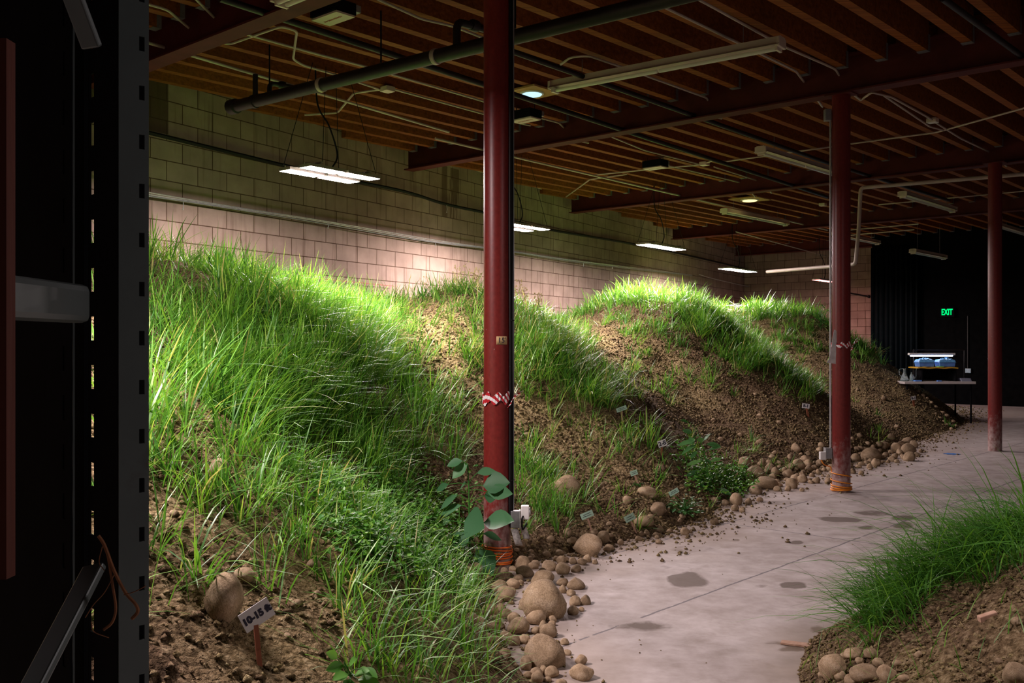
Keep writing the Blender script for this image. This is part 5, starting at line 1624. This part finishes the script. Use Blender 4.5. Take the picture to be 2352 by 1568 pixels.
CON = [
 ([(449, -3), (517, 65), (721, 122), (840, 153), (1105, 231), (1171, 252), (1284, 282), (1324, 323), (1352, 328)], 'long cream conduit bending down at top left and running behind the nearest column'),
 ([(330, 7), (384, 22), (459, 85), (527, 102), (646, 60), (682, 71), (673, 136), (697, 150), (772, 172), (880, 208)], 'cream conduit with a squared loop over the red beam at top left'),
 ([(867, -2), (969, 44), (1041, 60), (1110, 87)], 'cream conduit above the black main, left of the nearest column'),
 ([(700, 264), (775, 259), (813, 214), (867, 206), (901, 204), (1105, 260), (1171, 278), (1218, 288)], 'cream conduit dropping from a small box toward the block wall'),
 ([(1603, -2), (1644, 20), (1716, 60), (1801, 107), (1900, 150), (1919, 159), (1950, 209), (1977, 230)], 'conduit from the top edge to the head of the middle column'),
 ([(1498, 3), (1709, 105), (1828, 163), (1889, 245)], 'conduit ending at the junction box on the middle column'),
 ([(1288, 148), (1311, 131), (1352, 128), (1440, 158), (1624, 225), (1641, 269), (1658, 272)], 'conduit arching over the largest strip light and down to the second beam'),
 ([(2031, 220), (2136, 291), (2166, 299)], 'upper short conduit right of the middle column'),
 ([(1977, 230), (2002, 212), (2048, 223), (2133, 270), (2153, 284), (2207, 318), (2275, 350), (2312, 382)], 'wavy conduit from the middle column to the rightmost column'),
 ([(1692, 367), (1767, 357), (1815, 350), (1903, 338), (1947, 331), (2150, 304), (2360, 246)], 'thin conduit crossing the joists behind the middle column'),
 ([(2018, 470), (2360, 438)], 'thin conduit across the dark joists near the rightmost column'),
 ([(1360, 402), (1480, 390), (1610, 378), (1640, 368), (1668, 371), (1692, 367)], 'conduit crossing beside the driver box above the third grow light'),
 ([(1405, 314), (1480, 345), (1610, 378)], 'short conduit along a joist to a small ceiling box'),
 ([(1640, 383), (1750, 418), (1772, 443)], 'conduit angled down to the third beam'),
 ([(1500, 372), (1705, 420), (1735, 452)], 'conduit angled down beside the warm ceiling lens'),
 ([(1300, 452), (1355, 412), (1440, 400)], 'conduit slanting from the wall pipe up to the joists'),
 ([(1950, 528), (2110, 514)], 'far thin conduit right of the middle column, upper'),
 ([(1950, 540), (2100, 527)], 'far thin conduit right of the middle column, lower'),
 ([(1690, 532), (1905, 590)], 'far conduit falling toward the middle column from the left'),
]
for pts, lb in CON:
    pipe('conduit', L2(pts, ZC if pts[0][1] < 500 else 3.7), 0.011, M['emt'], lb, 'conduit', 0.06, 8)
# cream pipe with a drop by the middle column
P = [pz(2360, 399, 3.66), pz(1977, 431, 3.66)]
Yd = P[1].y
P += [px(1972, 530, Yd), px(1965, 606, Yd), px(1905, 612, Yd + 0.6), px(1762, 624, Yd + 2.0)]
pipe('cream_pipe', P, 0.028, M['emt'], 'cream pipe dropping beside the middle column and running toward the wall', 'pipe', 0.06, 12)
# small boxes on the ceiling
for (x, y, lb) in [(890, 205, 'small ceiling box on the joists left of the nearest column'), (1618, 376, 'small ceiling box between the second and third beams'), (2142, 277, 'small ceiling box right of the middle column'), (1890, 470, 'small ceiling box left of the middle column')]:
    c = pz(x, y, ZC)
    b = MB(); b.box(c, (0.11, 0.11, 0.05), (JD, BD, Vector((0, 0, 1)))); tag(b.build('ceiling_box', M['fixture'], None, bevel=0.004), lb, 'junction box')

# ------------------------------------------------------------------ lines along the block wall
pipe('wall_pipe', [wallpt(332, 149, .07), wallpt(720, 271, .07), wallpt(1108, 395, .07), wallpt(1423, 484, .07), wallpt(1700, 560, .07)], 0.014, M['emt'], 'thin pale pipe running high along the block wall', 'pipe', 0.05, 8)
b = MB(); b.bar(wallpt(332, 141, .03), wallpt(1700, 556, .03), 0.06, 0.05)
tag(b.build('wall_ledger', M['beam'], None), 'dark ledger strip on the block wall just above the thin pipe', 'ledger')
pipe('wall_cable', [wallpt(x, y, .10) for x, y in [(332, 302), (480, 338), (645, 378), (800, 413), (930, 440), (1010, 465), (1060, 477), (1108, 487), (1175, 505), (1256, 526), (1460, 561), (1560, 582), (1640, 600), (1730, 622)]], 0.022, M['cable'], 'thick black cable sagging along the block wall behind the grow lights', 'cable', 0.05, 8, True)
for k, (dy, lb) in enumerate(((0, 'silver cable along the block wall above the grass, uppermost of the bundle'), (4, 'silver cable along the block wall, middle of the bundle'), (8, 'grey cable along the block wall, lowest of the bundle'))):
    pts = [(332, 440), (430, 456), (560, 478), (720, 504), (900, 535), (1000, 551), (1108, 566), (1175, 576), (1300, 596), (1447, 614), (1590, 631)]
    pipe('wall_cable', [wallpt(x, y + dy * (1 - i / 12) + 1.2 * math.sin(i * 1.3 + k), .10 + 0.01 * k) for i, (x, y) in enumerate(pts)], 0.0065, M['galv'] if k < 2 else M['greybox'], lb, 'cable', 0.05, 8, True)
pipe('wall_cable', [wallpt(x, y, .12) for x, y in [(1606, 630), (1640, 640), (1720, 658), (1814, 676)]], 0.012, M['galv'], 'silver cable on the wall dropping toward the farthest mound', 'cable', 0.05, 8, True)
pipe('wall_cable', [wallpt(x, y, .12) for x, y in [(1790, 628), (1800, 638), (1860, 655), (1882, 660)]] , 0.010, M['emt'], 'thin cable slanting under the red-glowing grow light', 'cable', 0.05, 8, True)
pipe('red_string', [wallpt(560, 622, .05), wallpt(905, 657, .05)], 0.004, M['redstring'], 'taut red string along the block wall behind the grass', 'string', 0.05, 6)
for (x, y, L_, lb) in [(420, 458, 0.10, 'small hook hanging from the wall cables, leftmost'), (753, 512, 0.06, 'small hook hanging from the wall cables below the nearest grow light'), (1000, 556, 0.05, 'small hook hanging from the wall cables left of the nearest column'), (1026, 470, 0.11, 'small hook hanging from the thick black wall cable'), (1340, 600, 0.09, 'small hook hanging from the wall cables right of the nearest column'), (1406, 610, 0.06, 'small hook hanging from the wall cables near the third grow light')]:
    p_ = wallpt(x, y, .11)
    b = MB(); b.tube([p_, p_ + Vector((0.006, 0, -L_ * 0.6)), p_ + Vector((0.0, 0, -L_))], 0.004, 6); b.lathe(p_ + Vector((0, 0, -L_)), [(0.003, -0.008), (0.009, 0), (0.003, 0.008)], 8)
    tag(b.build('cable_hook', M['galv'], None), lb, 'hook')
p0 = endpt(1947, 672, .12); p1 = endpt(1996, 681, .12)
b = MB(); b.tube([p0, p1], 0.02, 8); b.lathe(p1, [(0.02, -0.03), (0.04, -0.02), (0.04, 0.02), (0.02, 0.03)], 10, p1 - p0)
tag(b.build('black_rod', M['cable'], None, True), 'black rod on the end block wall right of the middle column', 'rod')

# ------------------------------------------------------------------ end wall: curtain, exit sign, bench
b = MB(); n = 70; vs = []
ta, tb = 0.03, 1.15
for i in range(n + 1):
    t = ta + (tb - ta) * i / n
    off = 0.14 + 0.05 * math.sin(i * 0.85) + 0.02 * math.sin(i * 2.1)
    for z in (0.03, 3.7):
        vs.append(w0 + BD * t - JD * off + Vector((0, 0, z)))
b.add(vs, [(2 * i, 2 * i + 2, 2 * i + 3, 2 * i + 1) for i in range(n)])
ob = b.build('curtain', M['curtain'], None, True); s_ = ob.modifiers.new('solid', 'SOLIDIFY'); s_.thickness = 0.006
tag(ob, 'black curtain hanging in folds where the block wall ends', 'curtain')
pe = endpt(2175, 717, WOFF + .10)
root = empty('exit_sign', pe, 'green lit EXIT sign on the black end wall', 'exit sign')
b = MB(); b.box(pe + JD * 0.03, (0.32, 0.05, 0.22), (BD, JD, Vector((0, 0, 1)))); b.build('sign_case', M['black'], root, bevel=0.006)
T = Matrix(((BD.x, 0, -JD.x, pe.x), (BD.y, 0, -JD.y, pe.y), (0, 1, 0, pe.z), (0, 0, 0, 1)))
text_mesh('EXIT', 0.195, M['exit_emit'], 'letters', T @ Matrix.Diagonal((0.62, 1, 1, 1)), root, 0.002, 0.004)
pc0 = endpt(2223, 725, WOFF + .03); pc1 = endpt(2223, 846, WOFF + .03)
b = MB(); b.tube([pc0, pc1], 0.012, 6); tag(b.build('conduit', M['blackpipe'], None), 'faint vertical conduit on the black end wall right of the bench', 'conduit')
b = MB(); b.box(endpt(2224, 851, WOFF + .03), (0.12, 0.05, 0.10), (BD, JD, Vector((0, 0, 1)))); tag(b.build('outlet_box', M['greybox'], None), 'small outlet box at the bottom of the faint wall conduit', 'outlet box')

YT = 17.0
def tp_(x, y, dy=0.0): return px(x, y, YT + dy)
zt = tp_(2100, 876).z
tx0, tx1 = tp_(2078, 0).x, tp_(2242, 0).x
c = Vector(((tx0 + tx1) / 2, YT + 0.36, zt - 0.0225))
root = empty('work_table', Vector((c.x, c.y, 0)), 'white-edged work table in front of the black end wall', 'table')
b = MB(); b.box(c, (tx1 - tx0, 0.72, 0.045)); b.build('tabletop', M['table'], root, bevel=0.004)
for sx in (-1, 1):
    for sy in (-1, 1):
        b = MB(); b.tube([Vector((c.x + sx * 0.56, c.y + sy * 0.30, 0)), Vector((c.x + sx * 0.56, c.y + sy * 0.30, zt - 0.045))], 0.016, 8); b.build('leg', M['black'], root)
# dark stand carrying the sheet and tubs
xa, xb = tp_(2122, 0).x, tp_(2205, 0).x
z2 = tp_(0, 846).z
root = empty('bench_stand', Vector(((xa + xb) / 2, YT + 0.3, zt)), 'black stand on the table under the yellow sheet', 'stand')
b = MB(); b.box(((xa + xb) / 2, YT + 0.3, z2 - 0.012), (xb - xa, 0.40, 0.02)); b.build('shelf', M['black'], root)
b = MB(); b.box(((xa + xb) / 2, YT + 0.48, (zt + z2) / 2 - 0.01), (xb - xa, 0.012, z2 - zt - 0.03)); b.build('back_panel', M['black'], root)
for sx in (xa + 0.02, xb - 0.02):
    b = MB(); b.box((sx, YT + 0.3, (zt + z2) / 2 - 0.011), (0.02, 0.38, z2 - zt - 0.022)); b.build('side_leg', M['black'], root)
b = MB(); n = 14; vs = []
x0, x1 = tp_(2113, 0).x, tp_(2206, 0).x
for i in range(n + 1):
    x = x0 + (x1 - x0) * i / n
    for yy in (YT + 0.08, YT + 0.5): vs.append((x, yy, z2 + 0.018 + 0.006 * math.sin(i * 1.2)))
b.add(vs, [(2 * i, 2 * i + 2, 2 * i + 3, 2 * i + 1) for i in range(n)])
ob = b.build('yellow_sheet', M['yellow'], None); s_ = ob.modifiers.new('solid', 'SOLIDIFY'); s_.thickness = 0.02; s_.offset = -1
tag(ob, 'yellow foam sheet under the two blue tubs', 'sheet')
for k, (xl, xr, lb) in enumerate(((2119, 2155, 'left blue tub with crumpled plastic on top, on the yellow sheet'), (2166, 2204, 'right blue tub with crumpled plastic on top, on the yellow sheet'))):
    xa_, xb_ = tp_(xl, 0).x, tp_(xr, 0).x
    zb = z2 + 0.028; zt2 = tp_(0, 829).z
    root = empty('plastic_tub', Vector(((xa_ + xb_) / 2, YT + 0.25, zb)), lb, 'tub', 'blue tubs on the bench')
    b = MB(); cx_, hx, hy = (xa_ + xb_) / 2, (xb_ - xa_) / 2, 0.11
    vs = [(cx_ + sx * hx * f, YT + 0.25 + sy * hy * f, z) for z, f in ((zb, .92), (zt2, 1.0)) for sx, sy in ((-1, -1), (1, -1), (1, 1), (-1, 1))]
    b.add(vs, [(3, 2, 1, 0), (4, 5, 6, 7), (0, 1, 5, 4), (1, 2, 6, 5), (2, 3, 7, 6), (3, 0, 4, 7)]); b.build('tub_body', M['blue_tub'], root, bevel=0.006)
    bm = bmesh.new(); bmesh.ops.create_grid(bm, x_segments=16, y_segments=12, size=1)
    from mathutils import noise as mn
    for v in bm.verts:
        rr = max(abs(v.co.x), abs(v.co.y))
        v.co = Vector((cx_ + v.co.x * hx * 1.05, YT + 0.25 + v.co.y * hy * 1.08, zt2 + 0.006 + (1 - rr ** 2) * (0.03 + 0.05 * abs(mn.noise(Vector((v.co.x * 3 + k * 5, v.co.y * 3, 0))))) - (0.03 if rr > 0.97 else 0)))
    me = bpy.data.meshes.new('plastic_cover'); bm.to_mesh(me); bm.free(); me.materials.append(M['blue_wrap'])
    ob = bpy.data.objects.new('plastic_cover', me); COL.objects.link(ob); ob.parent = root; me.transform(Matrix.Translation(-Vector(root.location)))
    s_ = ob.modifiers.new('solid', 'SOLIDIFY'); s_.thickness = 0.003
p_ = tp_(2159, 842, 0.15)
b = MB(); b.box((p_.x, p_.y, z2 + 0.026), (0.10, 0.12, 0.014)); tag(b.build('lime_cloth', M['lime'], None, bevel=0.004), 'bright lime cloth between the two blue tubs', 'cloth')
# light bar and its frame
root = empty('light_frame', tp_(2098, 876, 0.45), 'thin dark frame standing over the tubs and bench light', 'frame')
b = MB()
fl, fr_, ft = tp_(2098, 0, .45).x, tp_(2215, 0, .45).x, tp_(0, 803, .45).z
b.tube([(fl, YT + .45, zt), (fl, YT + .45, ft)], 0.012, 8); b.tube([(fr_, YT + .45, zt), (fr_, YT + .45, ft)], 0.012, 8); b.build('uprights', M['blackpipe'], root)
b = MB(); b.tube([(fl, YT + .45, ft), (fr_, YT + .45, ft)], 0.012, 8); b.build('top_rail', M['blackpipe'], root)
lz = tp_(0, 814).z; la, lb_ = tp_(2103, 0).x, tp_(2210, 0).x
root = empty('bench_light', Vector(((la + lb_) / 2, YT + .3, lz)), 'pale bench light bar hanging over the two blue tubs', 'light bar')
b = MB(); b.box(((la + lb_) / 2, YT + .3, lz + 0.006), (lb_ - la, 0.09, 0.038)); b.build('housing', M['white'], root, bevel=0.004)
b = MB(); b.tube([(la + 0.03, YT + .3, lz - 0.024), (lb_ - 0.03, YT + .3, lz - 0.024)], 0.011, 10); b.build('tube', M['bar_emit'], root)
b = MB()
for xx in (la + 0.15, lb_ - 0.15): b.tube([(xx, YT + .31, lz + 0.02), (xx, YT + .45, ft)], 0.003, 5)
b.build('hanging_wires', M['cable'], root)
# glassware at the left end of the table
fx = tp_(2088, 0).x
b = MB(); b.lathe((fx, YT + .2, zt), [(0.075, 0), (0.08, 0.008), (0.05, 0.09), (0.022, 0.15), (0.02, 0.21), (0.026, 0.222)], 24)
tag(b.build('conical_flask', M['glass'], None, True), 'clear conical flask at the left end of the table', 'flask')
for k, (xp, hh_, lb) in enumerate(((2100, 0.16, 'small clear bottle right of the conical flask'), (2106, 0.12, 'shorter clear bottle beside the frame upright'))):
    b = MB(); b.lathe((tp_(xp, 0).x, YT + .12 + .05 * k, zt), [(0.028, 0), (0.03, 0.006), (0.03, hh_ * .6), (0.012, hh_ * .8), (0.012, hh_)], 16)
    tag(b.build('clear_bottle', M['glass'], None, True), lb, 'bottle')
b = MB(); hp = [Vector((fx - 0.02, YT + .2, zt + 0.22)), Vector((fx - 0.09, YT + .2, zt + 0.20)), Vector((fx - 0.09, YT + .16, zt + 0.10)), Vector((fx + 0.02, YT + .1, zt + 0.03)), Vector((fx + 0.15, YT + .1, zt + 0.06)), Vector((tp_(2110, 0).x, YT + .1, zt + 0.2)), Vector((tp_(2115, 0).x, YT + .12, z2 + 0.026))]
b.tube(smoothpts(hp, 8), 0.005, 6); tag(b.build('clear_hose', M['glass'], None, True), 'thin clear hose looping from the flask to the yellow sheet', 'hose')
b = MB(); b.box((tp_(2111, 0).x, YT + .1, zt + 0.012), (0.12, 0.16, 0.022)); tag(b.build('shallow_tray', M['blue_tub'], None, bevel=0.004), 'shallow bluish tray on the table left of the stand', 'tray')
for k in range(3):
    b = MB(); b.box((tp_(2226 - k, 0).x, YT + .2, zt + 0.009 + 0.018 * k), (0.17, 0.22, 0.016)); tag(b.build('paper_stack', M['bluepaper'], None), ['bottom bluish pad of the stack at the right of the table', 'middle bluish pad of the stack at the right of the table', 'top bluish pad of the stack at the right of the table'][k], 'pad')
b = MB(); b.box((tp_(2160, 0).x, YT + .05, zt + 0.01), (0.07, 0.06, 0.018)); tag(b.build('small_case', M['blue_tub'], None, bevel=0.004), 'small blue case at the front middle of the table', 'case')
# unseen teal lamp, added behind the mound to tint the curtain
lp = px(2072, 788, 21.0); lp.z = 0.0
root = empty('hidden_teal_lamp', lp, 'unseen teal lamp added behind the farthest mound to tint the curtain', 'lamp')
b = MB(); b.lathe(lp, [(0.10, 0), (0.10, 0.02), (0.02, 0.03), (0.015, 0.22)], 16); b.build('stand', M['black'], root, True)
b = MB(); b.lathe(lp + Vector((0, 0, 0.22)), [(0.04, 0), (0.06, 0.03), (0.06, 0.10), (0.03, 0.13)], 16); b.build('lamp_head', M['teal_emit'], root, True)

# blue mark on the concrete
p_ = pz(2186, 1042, 0.002)
b = MB(); vs = []
for i in range(24):
    a = 2 * math.pi * i / 24; r = 0.09 + 0.02 * math.sin(i * 2.3)
    vs.append((p_.x + r * 1.05 * math.cos(a), p_.y + r * 1.1 * math.sin(a), 0.0025))
b.add(vs, [tuple(range(24))]); ob = b.build('floor_mark', M['blue_patch'], None)
tag(ob, 'small blue patch on the concrete left of the rightmost column', 'floor mark')
# flat chip of plywood at lower right of path and loose board on the right mound
p_ = hit(1835, 1482); b = MB(); b.box(p_ + Vector((0, 0, 0.006)), (0.16, 0.05, 0.008), (Vector((0.9, -0.4, 0)), Vector((0.4, 0.9, 0)), Vector((0, 0, 1)))); tag(b.build('wood_chip', M['stick'], None), 'flat sliver of wood lying on the concrete at lower right', 'wood scrap')
p_ = hit(2268, 1425); b = MB(); b.box(p_ + Vector((0, 0, 0.012)), (0.07, 0.03, 0.022), (Vector((0.9, 0.1, 0.25)), Vector((0, 1, 0)), Vector((-0.2, 0, 1)))); tag(b.build('wood_chip', M['stick'], None, bevel=0.003), 'squared stub of wood stuck in the right mound', 'wood scrap')

# ------------------------------------------------------------------ storage rack at left
def slotted_plate(mb, o, ax, up, nrm, w, z0, z1, sx0, sx1, pitch, zoff, sh, th=0.0025, lean=0.0):
    """plate from o along ax (width w), with a row of slots between sx0 and sx1"""
    def slab(xa, xb, za, zb):
        c = Vector(o) + ax * ((xa + xb) / 2) + up * ((za + zb) / 2)
        mb.box(c, (xb - xa, th, zb - za), (ax, nrm, up))
    if sx0 > 0: slab(0, sx0, z0, z1)
    slab(sx1, w, z0, z1)
    z = z0
    k = math.floor((z0 - zoff) / pitch) + 1
    while True:
        zs = zoff + k * pitch
        if zs + sh > z1:
            slab(sx0, sx1, z, z1); break
        slab(sx0, sx1, z, zs)
        z = zs + sh; k += 1
up = Vector((0, 0, 1))
P0 = px(272, 788, 1.45); P0.z = 0
ar = Vector((0.707, 0.707, 0)); al = Vector((-0.707, 0.707, 0))
rack = empty('storage_rack', Vector((P0.x, P0.y, 0)), 'grey steel storage rack upright filling the left edge', 'rack')
b = MB()
zref = H - (105 - CY) / F * 1.47
slotted_plate(b, P0, ar, up, al, 0.046, 0.0, 2.6, 0.031, 0.0395, 0.0741, H - (120 - CY) / F * 1.48 - 0.0741 * 40, 0.022)
b.build('front_flange', M['rack'], rack)
b = MB(); b.box(P0 + ar * 0.033 + al * 0.012 + up * 1.3, (0.024, 0.002, 2.6), (ar, al, up)); b.build('hole_shade_backing', M['black'], rack)  # black strip added behind the flange holes so they look shaded
b = MB()
slotted_plate(b, P0 + al * 0.001, al, up, ar, 0.109, 0.0, 2.6, 0.086, 0.104, 0.0755, H - (225 - CY) / F * 1.52 - 0.0755 * 40, 0.037)
b.build('side_web', M['black'], rack)  # this face's shade is put into its colour; its paint matches the flange
b = MB(); b.box(P0 + up * 0.004 + ar * 0.02 + al * 0.05, (0.12, 0.16, 0.008), (ar, al, up)); b.build('foot_plate', M['rack'], rack)
# horizontal beam, running toward the camera
b = MB()
R0 = px(212, 698, 1.416); Lz = R0.z
b.box((R0.x - 0.02, R0.y - 0.6, Lz), (0.04, 1.2, 0.055)); bo = b.build('shelf_beam', M['rack'], rack, bevel=0.01)
bo['label'] = 'horizontal grey shelf beam'
b = MB(); b.bar(px(218, 1300, 1.44), px(20, 1680, 1.22), 0.012, 0.036, Vector((1, 0, 0.4))); b.build('brace', M['rack'], rack, bevel=0.003)
b = MB(); b.bar(px(212, 110, 1.44), px(110, -160, 1.36), 0.012, 0.030, Vector((1, 0, -0.3))); b.build('brace', M['rack'], rack, bevel=0.003)
A = P0 + al * 0.165
b = MB(); c = A + al * 0.55 + ar * 0.02 + up * 1.3
b.box(c, (1.1, 0.012, 2.6), (al, ar, up)); tag(b.build('black_sheet', M['black'], None), 'black sheet panel behind the storage rack at far left', 'sheet')
# inner slotted post seen inside the rack
b = MB(); c0 = P0 + al * 0.128 - ar * 0.02
slotted_plate(b, c0, al, up, ar, 0.10, 0.0, 2.6, 0.020, 0.032, 0.078, 0.03, 0.040)
b.build('rear_web', M['black'], rack)  # black stands for the shade inside the rack
b = MB(); b.box(c0 + al * 0.026 + ar * 0.01 + up * 1.3, (0.02, 0.003, 2.6), (al, ar, up)); b.build('rear_strip', M['rack'], rack)  # grey strip added behind the slots so they look lit
b = MB(); xb = px(25, 0, 1.0).x
b.box((xb - 0.15, 1.0, 1.435), (0.30, 0.018, 0.55)); tag(b.build('plywood_board', M['ply'], None), 'reddish plywood board edge at the extreme left', 'board')
tw = empty('twine', px(225, 1228, 1.40), 'frayed brown twine hanging from the storage rack', 'twine')
b = MB()
for pts, r in (([(226, 1230), (240, 1252), (262, 1310), (288, 1360), (312, 1388), (316, 1405), (303, 1421)], 0.0026), ([(232, 1240), (246, 1268), (258, 1340), (266, 1395), (258, 1428), (238, 1446)], 0.002)):
    b.tube(smoothpts([px(x, y, 1.395) for x, y in pts], 6), r, 6)
b.build('strands', M['twine'], tw, True)
b = MB()
for pts in ([(262, 1320), (240, 1360), (215, 1388), (196, 1418)], [(235, 1255), (228, 1290), (240, 1310)], [(210, 1428), (216, 1450), (250, 1464)], [(284, 1366), (310, 1358), (335, 1345)]):
    b.tube(smoothpts([px(x, y, 1.39) for x, y in pts], 5), 0.0007, 4)
b.build('loose_fibres', M['twine'], tw, True)
